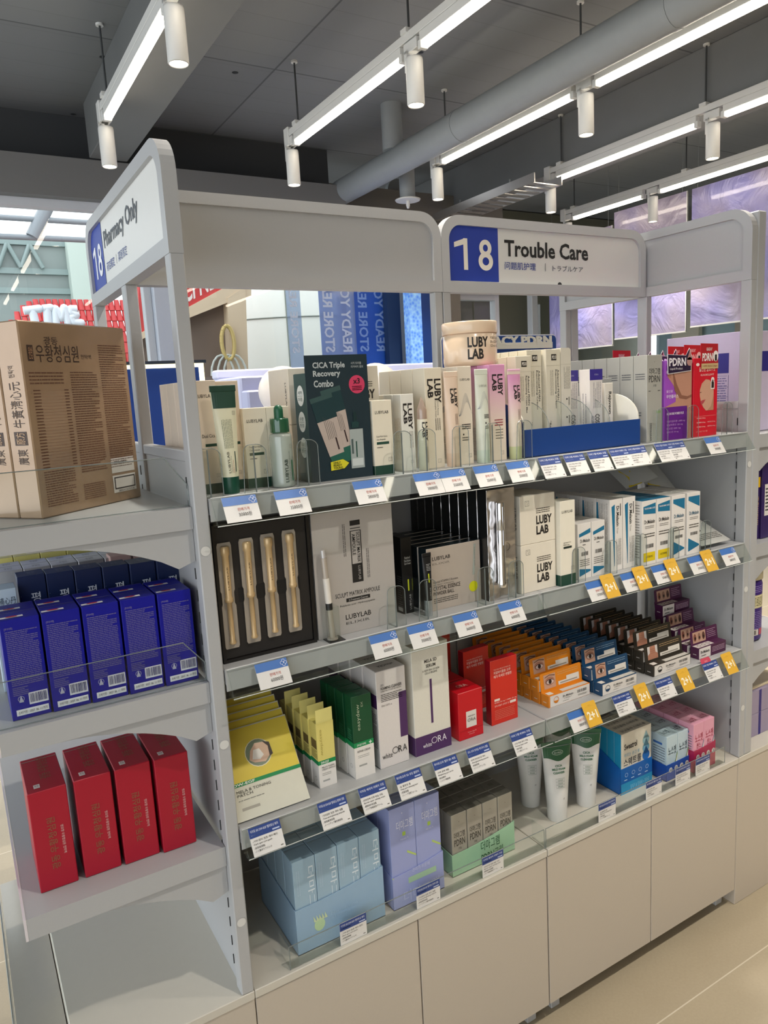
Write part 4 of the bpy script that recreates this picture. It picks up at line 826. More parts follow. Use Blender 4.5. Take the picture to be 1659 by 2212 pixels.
def dMt2(mb, F, L, T):
    mb.poly(F, [(.12, .9), (.38, .93), (.36, .07), (.33, .07)][::-1], TEAL); mb.text(F, 'Dr.Melaxin', .5, .62, .72, .9, INK, rot=-90, bold=2); mb.rect(F, .8, .76, .86, .93, '#3a3632'); mb.lines(F, .5, .08, .9, .45, 5, '#4a4640', rot=1, th=.3); mb.text(F, 'TX cream', .52, .52, .66, .6, '#8a867e', rot=-90)
    mb.lines(L, .2, .1, .85, .95, 14, '#77736c', rot=1, th=.25); mb.poly(L, [(.05, .95), (.15, .95), (.3, .3), (.05, .3)], TEAL)
for i in range(2):
    for k in range(4 if i == 0 else 3): put('mt2', carton('cosmetic_carton', .0435, .045, .18, MW, dMt2), (1.361+.0465*i, 1.241+.047*k, ZB), 'tall white carton with vertical teal wedge, %s column, %s' % (('left', 'right')[i], ORD[k]), group='tall white and teal cartons')
def dTx(j):
    def f(mb, F, L, T):
        if j == 0:
            mb.poly(F, [(.08, .8), (.95, .8-.02), (.95, .95), (.08, .91)], TEAL); mb.text(F, 'TRANEXAMIC ACID', .14, .865, .9, .89, '#f0f0ee', off=OFF*3, bold=1); mb.rect(F, .1, .05, .93, .19, YL); mb.text(F, 'LACTOBIONIC', .25, .11, .75, .14, off=OFF*3); mb.rect(T, 0, 0, 1, 1, TEAL)
        else:
            mb.poly(F, [(.08, .94), (.95, .94), (.95, .76), (.08, .88)][::-1], TEAL); mb.poly(F, [(.1, .05), (.95, .12), (.95, .14), (.1, .27)], TEAL)
        mb.text(F, 'Dr.Melaxin', .15, .64, .88, .7, INK if j == 0 else mat('#2a5a74'), bold=2); mb.lines(F, .2, .56, .85, .61, 2, '#6a665e', th=.35); mb.lines(F, .15, .42, .9, .5, 2, '#4a463e', th=.4); mb.bars(F, .25, .26 if j == 0 else .31, .82, .32 if j == 0 else .36); mb.lines(L, .2, .1, .85, .95, 20, '#87837c', th=.3)
    return f
for i, x in enumerate((1.463, 1.5175, 1.5755, 1.636)):
    for k in range(3): put('tx%d' % (i//2), carton('cosmetic_carton', .052, .05, .165, MW, dTx(i//2)), (x, 1.23+.052*k, ZB), '%s, %s column, %s' % (('white carton with teal top and yellow foot', 'white carton with two teal wedges')[i//2], ('left', 'right')[i % 2], ORD[k]), group=('teal and yellow', 'teal wedge')[i//2]+' cartons')
def pouch(name, w, h, m, deco, t=.006, cat='pouch', sag=.0):
    def f():
        mb = MB(); n, k = 10, 10
        def P(u, v, off):
            b = t*(math.sin(PI*min(1, max(0, u)))**.5*math.sin(PI*min(1, max(0, v)))**.5)
            return Vector((u*w, -b-off, v*h))
        for sg in (1, -1):
            vs = [Vector((P(i/n, j/k, 0).x, P(i/n, j/k, 0).y*(sg if sg > 0 else -.6), P(i/n, j/k, 0).z)) for i in range(n+1) for j in range(k+1)]
            mb.add(vs, [(i*(k+1)+j, (i+1)*(k+1)+j, (i+1)*(k+1)+j+1, i*(k+1)+j+1)[::sg] for i in range(n) for j in range(k)], m, True)
        deco(mb, Curve(w, h, P, 12)); return tag(mb.build(name), cat=cat)
    return f
def dFoil(mb, C): mb.bars(C, .15, .82, .8, .9, n=14); mb.text(C, 'VISTA', .1, .5, .6, .6, YL, bold=3); mb.text(C, '30', .1, .3, .5, .44, INK, bold=1); mb.lines(C, .1, .1, .9, .25, 4, '#5a5650')
o = put('foil', pouch('foil_pouch', .125, .17, mat('#c9c9c4', .35, .3), dFoil), (1.705, 1.235, ZB+.012), 'pale foil pouch lying slanted at the right end of the second shelf'); o.rotation_euler = (-1.15, .0, .0)
def dPy(mb, C): mb.poly(C, [(.1, 0), (.5, 0), (.45, .35), (.3, .2), (.2, .45)], YL); mb.disc(C, .5, .8, .003, INK)
for k, (x, y, r, nm) in enumerate(((1.60, 1.40, -.5, 'left'), (1.70, 1.42, -.35, 'right'))):
    o = put('py', pouch('foil_pouch', .115, .15, mat('#c4c6c4', .4), dPy), (x, y, ZB+.166), 'white and yellow packet tossed on top of the back cartons, the %s one' % nm); o.rotation_euler = (-.95, .2*(k*2-1), -.15)
divs('the second shelf of the left bay', [xa('M1', 1050, 810), xa('F6', 690, 1250), xa('F6', 1280, 1120), xa('F6', 1590, 1060)], ZB, h=.085)
divs('the second shelf of the right bay', [xa('G1', 110, 1130), xa('G1', 480, 1050), xa('G1', 825, 970), xa('G1', 1205, 890), xa('G1', 1575, 810)], ZB, h=.085)
# --- row C, left bay
YEL = mat('#dcc648', .5); GRN = mat('#0e8a4e', .45)
def dMask(mb, C):
    mb.grid(C, 0, .36, 1, .4, GRN, 12, 1, OFF*2); mb.grid(C, .01, .4, .99, .985, YEL, 12, 12, OFF*2)
    mb.disc(C, .5, .66, .027, mat('#efe6c8'), off=OFF*3); mb.disc(C, .5, .66, .0255, mat('#7d8a74'), off=OFF*4); mb.poly(C, [(.36, .6), (.42, .56), (.56, .54), (.64, .6), (.66, .68), (.6, .76), (.48, .77), (.4, .7)], mat('#d9b59c'), OFF*6); mb.poly(C, [(.4, .6), (.5, .58), (.56, .62), (.52, .7), (.44, .7)], mat('#ece6e0'), OFF*7)
    mb.poly(C, [(.58, .77), (.67, .74), (.68, .6), (.63, .58), (.64, .7)], mat('#3a2a22'), OFF*7)
    mb.text(C, 'DW-EGF', .08, .366, .36, .394, '#eef4ec', bold=2, off=OFF*4); mb.text(C, 'MELA B TONING', .1, .29, .55, .32, '#4a4a44', off=OFF*3); mb.text(C, 'PATCH', .1, .25, .3, .28, '#4a4a44', off=OFF*3); mb.lines(C, .1, .2, .6, .22, 1, '#8a8a80'); mb.rect(C, .12, .1, .35, .13, '#a8a498')
for k in range(5):
    o = put('mask', pouch('mask_pouch', .152, .17, mat('#d6d4c4', .42), dMask, .005), (.366-.001*k, 1.235+.021*k, ZC+.003+.006*k), 'yellow and white mask pouch leaning back, %s of its stack' % ORD[k], group='yellow and white mask pouches'); o.rotation_euler = (-.62+.04*k, 0, 0)
def make_yel():
    t = thing('ampoule_box', '', 'carton'); w, d, h = .0385, .03, .138; YY = mat('#dccf78', .5)
    mb = MB().box(0, w, 0, d, 0, h*.36, MW, .0005).box(0, w, 0, d, h*.36, h*.42, GRN).box(0, w, 0, d, h*.42, h, YY, .0005); F, L, T = faces(w, d, h)
    mb.text(F, 'DW-EGF', .15, .37, .6, .41, '#eef4ec', bold=2); mb.text(F, 'MELA B TONING', .18, .3, .9, .325); mb.text(F, 'ONEDAY AMPOULE', .18, .265, .95, .29); mb.lines(F, .18, .18, .7, .23, 2, '#8a8a84', th=.3); mb.rect(F, .2, .09, .6, .115, '#a8a8a4'); mb.text(F, 'easydew', .14, .5, .34, .9, mat('#b8aa58'), rot=-90)
    mb.rect(L, .1, .6, .9, .74, mat('#6d5c34')); mb.lines(L, .1, .45, .9, .58, 5, '#8a7c3c'); mb.rect(L, 0, .36, 1, .42, GRN); mb.hoop(L, .5, .12, .0045, .0006, '#5a5a58', n=12); mb.build('box_body', t)
    MB().box(.001, w-.001, .0005, .0014, h, h+.028, mat('#e2d684', .5)).build('raised_flap', t); return t
for k in range(5): put('yel', make_yel, (.551-.003*k, 1.258+.0315*k, ZC), 'yellow and white box with raised flap, %s of its row' % ORD[k], group='yellow flap boxes')
def dGr(mb, F, L, T):
    GD = mat('#0c4a2c', .4); h = F.h
    for X in (F, L): mb.rect(X, 0, 0, 1, .38, MW, OFF*.5); mb.rect(X, 0, .38, 1, .44, GRN)
    mb.text(F, 'easydew', .2, .58, .42, .9, mat('#a9b59a'), rot=90); mb.text(F, 'EX', .46, .86, .56, .92, mat('#a9b59a'), rot=90); mb.text(F, 'DW-EGF TOPPLE', .15, .395, .6, .42, '#eef4ec', bold=1, off=OFF*3); mb.text(F, '+', .75, .385, .9, .43, '#dceadc', bold=3, off=OFF*3); mb.text(F, 'REPAIR CREAM', .15, .315, .8, .34, off=OFF*3); mb.lines(F, .18, .24, .75, .28, 2, '#8a8a84', th=.3); mb.rect(F, .2, .14, .6, .16, '#a8a8a4', OFF*2)
    mb.hoop(L, .5, .14, .0045, .0006, '#5a5a58', n=12); mb.lines(L, .2, .46, .8, .6, 5, '#3a7a58'); mb.rect(T, .35, .3, .6, .5, '#3a6a50')
for k in range(4): put('grn', carton('cosmetic_carton', .046, .03, .177, mat('#0c4a2c', .4), dGr), (.627-.0025*k, 1.247+.0325*k, ZC), 'dark green and white carton, %s of its row' % ORD[k], group='dark green and white cartons')
PURP = mat('#4c2a5c', .45); WHP = mat('#dcd6d2', .45, noise=.04, scale=220)
def ora(mb, F, u0, v0, u1, v1, m):       # the three wide letters drawn as ring, R and A strokes
    w = (u1-u0); r = (v1-v0)/2*F.h; mb.hoop(F, u0+r/F.w, (v0+v1)/2, r, r*.17, m, OFF*3); x = u0+w*.42
    mb.text(F, 'R', x, v0, x+w*.25, v1, m, off=OFF*3); mb.text(F, 'A', x+w*.29, v0, u1, v1, m, off=OFF*3)
def dFo(mb, F, L, T):
    mb.text(F, '3D', .14, .845, .24, .865); mb.text(F, 'FOAMING CLEANSER', .14, .805, .86, .835, bold=2); mb.text(F, 'A NEW ERA OF SKIN MELA BEGINS', .14, .785, .84, .798); mb.lines(F, .14, .68, .88, .765, 5, '#4a4640', th=.4); mb.text(F, '150ml / 5.07 fl. oz.', .14, .635, .5, .655, '#5a5650')
    mb.rect(F, .74, .27, 1, .74, PURP); mb.rect(L, .08, .62, .98, .76, PURP); mb.lines(L, .1, .2, .9, .58, 22, '#4a4652', th=.4)
    mb.text(F, 'white', .08, .095, .42, .15); ora(mb, F, .42, .12, .93, .19, INK); mb.text(T, 'whiteORA', .25, .35, .8, .55, rot=180)
for k in range(4): put('foam', carton('cosmetic_carton', .071, .052, .214, WHP, dFo, bev=.001), (.688-.002*k, 1.25+.054*k, ZC), 'tall white cleanser carton with a purple side stripe, %s of its row' % ORD[k], group='white cleanser cartons with purple stripe')
def dSr(mb, F, L, T):
    for X in (F, L): mb.rect(X, 0, 0, 1, .175, PURP)
    mb.text(F, 'MELA 5D', .34, .835, .68, .865, bold=2); mb.text(F, 'SERUM', .38, .79, .64, .82, bold=2); mb.text(F, 'A NEW ERA OF SKIN', .28, .755, .74, .773); mb.text(F, 'CELLS BEGINS', .34, .73, .68, .748); mb.rect(F, .46, .27, .52, .68, PURP)
    mb.text(F, 'white', .2, .06, .44, .1, '#ece6ec', off=OFF*3); ora(mb, F, .44, .075, .86, .135, '#ece6ec')
for k in range(2): put('ser', carton('cosmetic_carton', .094, .055, .245, mat('#dedacd', .45, noise=.05, scale=220), dSr, bev=.001), (.776, 1.25+.058*k, ZC), 'tallest white serum carton with purple foot, %s of two' % ('front', 'back')[k], group='white serum cartons with purple foot')
REDM = mat('#c4091c', .38)
def dRc(mb, F, L, T): mb.rect(F, .3, .24, .72, .58, '#dcd6ce'); mb.text(F, 'RENEW', .38, .46, .66, .49, '#5a5652', off=OFF*3); mb.text(F, 'ORA', .35, .36, .68, .43, '#5a5652', off=OFF*3); mb.rect(F, 0, .19, 1, .195, '#8a0a18'); mb.text(F, 'Prime Age-R', .35, .12, .7, .15, '#e8b8b0'); mb.text(F, 'Ampoule', .4, .08, .62, .105, '#e8b8b0'); mb.text(T, 'ORA', .3, .4, .7, .6, '#e8b8b0')
for k in range(2): put('rc', carton('cosmetic_carton', .068, .066, .112, REDM, dRc, bev=.001), (.892-.0*k, 1.25+.07*k, ZC), 'red cube carton with a white square, %s of two' % ('front', 'back')[k], group='red cube cartons')
def dRf(mb, F, L, T): mb.text(F, 'THE ORA MEGA PYTHEIN EX', .12, .845, .75, .865, '#f0c8b8'); mb.text(F, '피알바이플용 오라', .12, .785, .75, .83, '#f6dcd0', bold=2); mb.text(F, '메가 피세틴 앤엘엔', .12, .725, .78, .77, '#f6dcd0', bold=2); mb.rect(F, .12, .365, .32, .4, '#e8d8cc'); mb.text(F, '피세틴 50 mg + NMN 25 mg', .12, .325, .95, .355, '#f2d0c4', bold=1); mb.rect(F, .7, .27, .93, .31, '#e8d8cc'); mb.text(F, '꽃에 효율과 균형한 알', .12, .275, .66, .305, '#f2d0c4'); mb.lines(F, .12, .07, .88, .23, 6, '#d8705c', th=.35)
RF = carton('supplement_box', .079, .02, .157, {'*': mat('#8d0f1c', .4), 'F': mat('#cf2a1a', .45), 'T': REDM}, dRf, flap=False)
put('rf', RF, (.997, 1.266, ZC), 'flat red box with white Korean print, the nearest one'); put('rf', RF, (.985, 1.352, ZC), 'flat red box standing behind the nearest flat red one', rz=.05); put('rf', RF, (.93, 1.44, ZC+.03), 'flat red box in the back behind the red cube cartons', rz=-.03)
# --- row C, right bay: four kinds of small cream boxes with picture flaps
def eye(mb, F, u0, v0, u1, v1):
    mb.rect(F, u0, v0, u1, v1, mat('#c39a82')); c = ((u0+u1)/2, (v0+v1)/2-.02); a, b = (u1-u0)*F.w, (v1-v0)*F.h
    mb.disc(F, c[0], c[1]+.03, a*.4, mat('#a5745e'), ry=b*.3, off=OFF*2, n=16); mb.disc(F, c[0], c[1], a*.33, mat('#5c3a2e'), ry=b*.18, off=OFF*3, n=16); mb.disc(F, c[0]+.002, c[1]-.015, a*.31, mat('#cdbab0'), ry=b*.15, off=OFF*4, n=16); mb.disc(F, c[0], c[1], a*.13, '#2a1d18', ry=b*.16, off=OFF*5, n=12)
    mb.poly(F, [(u0+.1*(u1-u0), v1-.22*(v1-v0)), (u0+.5*(u1-u0), v1-.1*(v1-v0)), (u1-.05*(u1-u0), v1-.2*(v1-v0)), (u1-.05*(u1-u0), v1-.12*(v1-v0)), (u0+.5*(u1-u0), v1-.03*(v1-v0)), (u0+.1*(u1-u0), v1-.16*(v1-v0))], mat('#6e4c3e'), OFF*2)
def neck(mb, F, u0, v0, u1, v1):
    mb.rect(F, u0, v0, u1, v1, mat('#cfc8c4')); W, H = u1-u0, v1-v0; mb.poly(F, [(u0, v0), (u1, v0), (u1, v0+.35*H), (u0+.78*W, v0+.5*H), (u0+.76*W, v1), (u0+.24*W, v1), (u0+.22*W, v0+.5*H), (u0, v0+.35*H)], mat('#b07a62'), OFF*2)
    for k in range(3): mb.rect(F, u0+.28*W, v0+(.45+.15*k)*H, u0+.72*W, v0+(.47+.15*k)*H, mat('#8d5a48'), OFF*3)
def lips(mb, F, u0, v0, u1, v1):
    mb.rect(F, u0, v0, u1, v1, mat('#b8937e')); W = (u1-u0)/3
    for k in range(3): mb.disc(F, u0+W*(k+.5), (v0+v1)/2, W*F.w*.32, mat(('#7d4a3c', '#8f6a5a', '#5a3a30')[k]), ry=(v1-v0)*F.h*.36, off=OFF*2, n=12); mb.disc(F, u0+W*(k+.55), (v0+v1)/2-.06, W*F.w*.18, '#2a1a18', ry=(v1-v0)*F.h*.14, off=OFF*3, n=10)
def flapbox(w, colr, pic, picw, frontm='#ded9d2', ht=.03, ch=.046, d=.0275):
    def f():
        t = thing('cream_box', '', 'carton'); c = mat(colr, .45); mb = MB().box(0, w, 0, d, 0, ht, {'*': c, 'F': c, 'R': MW}, .0005); F, L, T = faces(w, d, ht)
        if frontm: 
            mb.rect(F, .03, .03, .99, .97, frontm); mb.text(F, 'Dr.Melaxin', .33, .56, .58, .74, INK, off=OFF*3, bold=1); mb.text(F, 'EYEPHALT', .36, .38, .54, .5, '#8a857c', off=OFF*3); mb.lines(F, .33, .18, .55, .26, 1, '#8a857c'); mb.hoop(F, .17, .55, .0085, .0012, c if colr != '#2f2a22' else INK, OFF*3); mb.disc(F, .17, .5, .007, c if colr != '#2f2a22' else INK, OFF*3, a0=PI, a1=2*PI, n=10)
            mb.bars(F, .68, .5, .92, .75, n=16); mb.lines(F, .7, .2, .92, .38, 2, '#5a5650'); mb.rect(T, .35, .1, .98, .6, '#c9c5bd')
        else:
            mb.rect(F, .0, .05, .42, .98, '#e2dcd8'); mb.text(F, 'Dr.Melaxin', .05, .5, .37, .75, INK, off=OFF*3, bold=2); mb.lines(F, .08, .2, .34, .36, 1, '#8a857c'); mb.lines(F, .48, .3, .95, .8, 4, '#b89ab0', th=.4); mb.rect(T, .02, .15, .6, .85, '#d8d0cc')
            for k in range(3): mb.hoop(T, .15+k*.16, .5, .006, .0015, '#4a2a40', OFF*3, n=12, ry=.006)
        mb.rect(L, .3, .35, .7, .4, '#e0dcd4'); mb.rect(T, .04, .2, .16, .7, '#dcd8d0') if frontm else None
        mb.build('box_body', t)
        mb = MB().prism(roundrect(0, 0, w, ch, .005), lambda x, z, y: Vector((x, y+z*.12, z+ht)), d-.0015, d-.0007, c)
        G = Face((0, d-.0016, ht), (w, 0, 0), (0, ch*.12, ch)); pic(mb, G, .08, .12, picw, .88)
        if frontm: mb.lines(G, picw+.06, .66, .93, .88, 2, mat('#c9a878') if colr != '#123f62' else '#8fa8bc', th=.22); mb.rect(G, picw+.06, .14, .93, .34, '#dcd6cc'); mb.rect(G, .62, .34, .93, .52, '#dcd6cc'); mb.rect(G, picw+.1, .2, .88, .27, '#9a948a', OFF*2)
        else: mb.lines(G, picw+.06, .2, .93, .85, 5, '#a888a0', th=.3)
        mb.build('picture_flap', t); return t
    return f
def rows2(key, mk, x, y, n, nm, grp, dy=.0305, ht=.031, ht2=None, n1=3, dx=-.0015):
    for k in range(n1): put(key, mk, (x+dx*k, y+dy*k, ZC), '%s, bottom layer, %s' % (nm, ORD[k]), group=grp+', bottom layer')
    for k in range(n): put(key, mk, (x-.004+dx*(k+1), y+dy*(k+1)+.001, ZC+ht), '%s, upper layer, %s' % (nm, ORD[k]), group=grp+', upper layer')
ORG = flapbox(.138, '#d9821c', eye, .36)
rows2('org', ORG, 1.166, 1.257, 8, 'orange eye cream box with an eye picture flap', 'orange eye cream boxes', n1=8)
rows2('blu', flapbox(.128, '#123f62', eye, .36), 1.315, 1.229, 9, 'blue eye cream box with an eye picture flap', 'blue eye cream boxes', n1=8)
rows2('drk', flapbox(.15, '#2f2a22', neck, .34), 1.51, 1.232, 7, 'dark brown neck cream box with a neck picture flap', 'dark brown neck cream boxes', n1=7)
PUR = flapbox(.118, '#4a1a40', lips, .55, None, .032, .04)
for k in range(4):
    for j in range(k if k < 3 else 4): put('pur', PUR, (1.702-.003*k, 1.236+.036*k+.002*j, ZC+.0325*j), 'plum lip box, %s layer of the %s stack' % (('bottom', 'second', 'third', 'fourth')[j], ('front', 'second', 'third', 'rear')[k]), group='plum lip boxes')
    if k == 0: put('pur', PUR, (1.702, 1.236, ZC), 'plum box with a mouth picture flap, alone at the front', group='plum lip boxes')
# --- row D
def trayd(name, w, d, hf0, hf1, hb, m, deco=None, th=.0015):
    def f():
        t = thing(name, '', 'display tray'); fx = lambda x, z, y: Vector((x, y, z)); fy = lambda y, z, x: Vector((x, y, z))
        mb = MB().prism([(0, 0), (w, 0), (w, hf1)]+[(w*(1-k/8), hf0+(hf1-hf0)*(1-k/8)**2) for k in range(1, 9)], fx, 0, th, m); F = Face((0, 0, 0), (w, 0, 0), (0, 0, max(hf0, hf1)))
        if deco: deco(mb, F)
        mb.build('front_wall', t)
        MB().prism([(0, 0), (d, 0), (d, hb), (th, hf0)], fy, 0, th, m).build('side_wall', t); MB().prism([(0, 0), (d, 0), (d, hb), (th, hf1)], fy, w-th, w, m).build('side_wall', t)
        MB().box(0, w, d-th, d, 0, hb, m).box(0, w, 0, d, 0, th, m).build('back_wall', t); return t
    return f
LB = mat('#93b1cb', .45); VI = mat('#9aa3d2', .45); GP = mat('#9cc4a2', .5)
def dLB(mb, F):
    mb.disc(F, .25, .42, .012, mat('#b8d4a8'), ry=.014); 
    for k in range(5): mb.poly(F, [(.19+.03*k, .5), (.22+.03*k, .5), (.19+.032*k-.005, .62)], mat('#c8d8b0'), OFF*2)
    mb.text(F, 'Niacidcumi', .38, .5, .68, .56, '#a9c4d8'); mb.text(F, '&Linlook', .38, .42, .6, .47, '#a9c4d8')
put('t1', trayd('display_tray', .205, .20, .1, .118, .118, LB, dLB), (.473, 1.25, ZD), 'pale blue cardboard tray full of pale blue cartons')
def dLbx(mb, F, L, T): mb.text(F, '더마그램', .62, .3, .92, .9, '#d8e4ec', rot=-90, bold=1); mb.lines(F, .12, .62, .3, .9, 2, '#a9c0d2', rot=1); mb.poly(F, [(.15, .4), (.5, .34), (.52, .36), (.17, .42)], '#b4cbd8')
for i in range(4):
    for k in range(4): put('lb', carton('cosmetic_carton', .049, .047, .202, mat('#9ab6c9', .45), dLbx), (.4755+.0503*i, 1.253+.0485*k, ZD+.002), 'pale blue carton in tray, %s column, %s' % (('first', 'second', 'third', 'fourth')[i], ORD[k]), group='pale blue cartons')
put('t2', trayd('display_tray', .134, .11, .078, .092, .095, VI, lambda mb, F: (mb.text(F, '관리가 쉬운애', .38, .8, .72, .9, '#c9cee8'), mb.rect(F, .3, .55, .85, .7, '#a4c4a4'), mb.text(F, '더마그램', .2, .1, .9, .4, '#b4bbdf'), mb.rect(F, 0, .82, .02, .85, '#b8d070'))), (.7, 1.25, ZD), 'violet cardboard tray holding violet cartons')
def dVi(mb, F, L, T):
    mb.text(F, '더마그램', .26, .77, .9, .86, '#e2e4f2', bold=1); mb.rect(F, .48, .7, .6, .74, '#a9c850'); mb.text(F, 'PEELING 액', .4, .66, .7, .68, '#d8dcf0'); mb.poly(F, [(.62, .52), (.98, .45), (.98, .47), (.64, .54)], '#b4cc70'); mb.disc(F, .5, .93, .0012, '#e8e8f0', n=8)
for i in range(2):
    for k in range(2): put('vi', carton('cosmetic_carton', .0645, .05, .234, VI, dVi), (.7015+.0655*i, 1.2525+.052*k, ZD+.002), 'tall violet carton, %s column, %s' % (('left', 'right')[i], ('front', 'back')[k]), group='tall violet cartons')
put('t3', trayd('display_tray', .186, .155, .055, .075, .06, GP, lambda mb, F: (mb.text(F, '더마그램', .45, .45, .75, .78, '#2a5a3a'), mb.text(F, 'PDRN크림', .45, .05, .8, .38, '#2a5a3a'))), (.869, 1.266, ZD), 'light green cardboard tray holding small taupe cartons')
def dPn(mb, F, L, T): mb.text(F, '더마그램', .15, .6, .85, .7, '#4a463e', bold=1); mb.text(F, 'PDRN', .15, .47, .85, .58, '#4a463e', bold=1); mb.text(F, '크림', .4, .4, .6, .44, '#5a564e'); mb.disc(F, .5, .86, .0008, INK, n=8); mb.lines(F, .1, .24, .4, .27, 1, '#6a665e'); mb.rect(F, .6, .14, .9, .17, '#9bb583'); mb.rect(T, .35, .35, .65, .65, '#66635a')
for i in range(4):
    for k in range(4): put('pn', carton('cosmetic_carton', .0435, .035, .15, {'*': mat('#a39e92', .42, .15), 'T': mat('#77736a', .42, .2)}, dPn), (.8725+.0455*i, 1.269+.0365*k, ZD+.002), 'small taupe carton, %s column from the left, %s' % (('first', 'second', 'third', 'fourth')[i], ORD[k]), group='small taupe cartons')
def dVt(mb, C):
    n = 12
    for i in range(n):
        a, b = i/n, (i+1)/n; w = lambda q: .80+.03*math.sin(q*7+1); mb.poly(C, [(a, w(a)), (b, w(b)), (b, 1), (a, 1)], mat('#2b5a3c', .35))
    mb.disc(C, .5, .91, .016, '#c8d4c4', ry=.0065, off=OFF*3); mb.disc(C, .5, .91, .015, mat('#2b5a3c', .35), ry=.0055, off=OFF*4); mb.text(C, 'CICA × HYALON', .36, .895, .64, .925, '#d8e0d4', off=OFF*6)
    for k, s in enumerate(('CICA', 'MILD FOAM', 'CLEANSER')): mb.text(C, s, .5-.05*len(s)/2-.04, .68-.055*k, .5+.05*len(s)/2+.04, .715-.055*k, mat('#3d7052'), bold=4)
    for k in range(4): mb.rect(C, .34, .34+.05*k, .72, .343+.05*k, '#5a6a60')
    mb.rect(C, .34, .34, .343, .49, '#5a6a60'); mb.rect(C, .717, .34, .72, .49, '#5a6a60')
    for k, s in enumerate(('PHA', 'HYALURONIC', 'CICAHYALON')): mb.text(C, s, .42, .353+.05*k, .64, .377+.05*k, mat('#3d7052'))
    mb.text(C, 'VT', .62, .14, .7, .17, INK)
VT = tube('cleanser_tube', .0265, .041, .212, .04, mat('#dad8d4', .25, coat=.4), mat('#dcdad6', .25, coat=.4), dVt, mat('#2b5a3c', .35))
for (x, y, r, s) in ((1.232, 1.305, -.35, 'left one in front'), (1.341, 1.31, -.62, 'right one in front'), (1.222, 1.395, -.5, 'half hidden behind the left one'), (1.33, 1.40, -.5, 'one behind the right one')): put('vt', VT, (x, y, ZD), 'white green-topped cleanser tube on its cap, the %s' % s, rz=r, group=None)
def dSw(mb, F, L, T):
    mb.text(F, 'Sweatrol', .1, .72, .52, .82, INK, bold=3); mb.text(F, '바르는 순간 쉼', .1, .6, .6, .66, '#7ab0cc'); mb.text(F, '스웨트롤', .08, .44, .66, .57, '#1c2a38', bold=3); mb.disc(F, .48, .37, .0065, mat('#1a6fb0')); mb.text(F, '액', .54, .34, .62, .4); mb.lines(F, .08, .38, .36, .41, 1)
    for (v, c, s) in ((.76, '#8fb4bc', 1), (.63, '#6fa8c4', 1), (.5, '#1266b8', 1.05)): mb.disc(F, .82, v, .0135*s, mat(c), off=OFF*(2+v*0)); mb.poly(F, [(.82-.1*s, v+.03), (.82+.1*s, v+.03), (.82, v+.16)], mat(c), OFF*2)
    mb.rect(L, 0, 0, 1, 1, mat('#1f8fb8', .4)); mb.text(T, '땀났을때 스웨트롤', .1, .3, .9, .7, '#5a5a54', bold=2)
def dSt(mb, F):
    mb.rect(F, 0, 0, 1, .42, mat('#1d92c4', .4)); mb.text(F, '땀제거 & 땀냄새 + 저자극', .3, .1, .9, .28, '#8fd0e8')
    for k in range(4): mb.hoop(F, .17+.22*k, .72, .006, .0008, '#d8ecf6', n=10); mb.lines(F, .1+.22*k, .5, .24+.22*k, .56, 1, '#d8ecf6')
for k in range(4): put('sw', carton('medicine_box', .119, .024, .172, mat('#ddd6c6', .45), dSw), (1.443, 1.2805+.0245*k, ZD+.002), 'white and blue box with three water drops, %s in the blue tray' % ORD[k], group='boxes with water drops')
put('t4', trayd('display_tray', .124, .106, .075, .075, .12, mat('#0f5fae', .4), dSt), (1.44, 1.2785, ZD), 'bright blue cardboard tray holding the water drop boxes')
def dNs(c1, c2, nm):
    def f(mb, F, L, T):
        mb.text(F, '노스엣', .15, .56, .88, .76, c1, bold=2)
        if nm: mb.text(F, nm, .3, .42, .68, .55, c1, bold=2)
        P = [(0, .22), (.3, .2), (.6, .26), (.85, .42), (1, .6), (1, 0), (0, 0)]; mb.poly(F, P, mat(c2)); mb.poly(F, [(.35, .0), (.6, .2), (.85, .36), (1, .55), (1, 0)], '#e6e4da', OFF*2); mb.poly(F, [(.3, .1), (.55, .24), (.82, .4), (1, .6), (1, .54), (.8, .33), (.55, .16), (.35, .05)], mat('#8aa83c' if not nm else '#7d94b4'), OFF*3)
        mb.text(T, '노스엣', .2, .3, .8, .7, c1, bold=2); mb.lines(L, .1, .15, .9, .75, 10, '#6a7480', th=.35); mb.rect(L, .1, .78, .7, .83, '#3a6ab0')
    return f
NB = carton('medicine_box', .045, .05, .128, mat('#bcd0d8', .45), dNs('#1c3644', '#1b5a9c', None)); NP = carton('medicine_box', .045, .05, .128, mat('#e0a0b4', .45), dNs('#a82848', '#c23a60', '센스'))
for i in range(2):
    for k in range(4):
        put('nb', NB, (1.596+.0462*i, 1.256+.0515*k, ZD+.002), 'pale blue medicine box, %s column, %s' % (('left', 'right')[i], ORD[k]), group='pale blue medicine boxes'); put('np', NP, (1.692+.0462*i, 1.242+.0515*k, ZD+.016), 'pink medicine box, %s column, %s' % (('left', 'right')[i], ORD[k]), group='pink medicine boxes')
def dots(mb, F):
    for k in range(4): mb.disc(F, .18+.24*k, .62, .0072, '#e4e0dc'); mb.text(F, ('비', '강', '세', '척')[k], .14+.24*k, .54, .22+.24*k, .7, '#3a3a48', off=OFF*3)
put('t5', trayd('display_tray', .096, .21, .048, .05, .05, mat('#1d4fa8', .4), dots), (1.593, 1.2535, ZD), 'royal blue cardboard tray holding the pale blue medicine boxes')
put('t6', trayd('display_tray', .096, .21, .066, .072, .066, mat('#a81c4c', .4), dots), (1.6905, 1.239, ZD), 'crimson cardboard tray holding the pink medicine boxes')
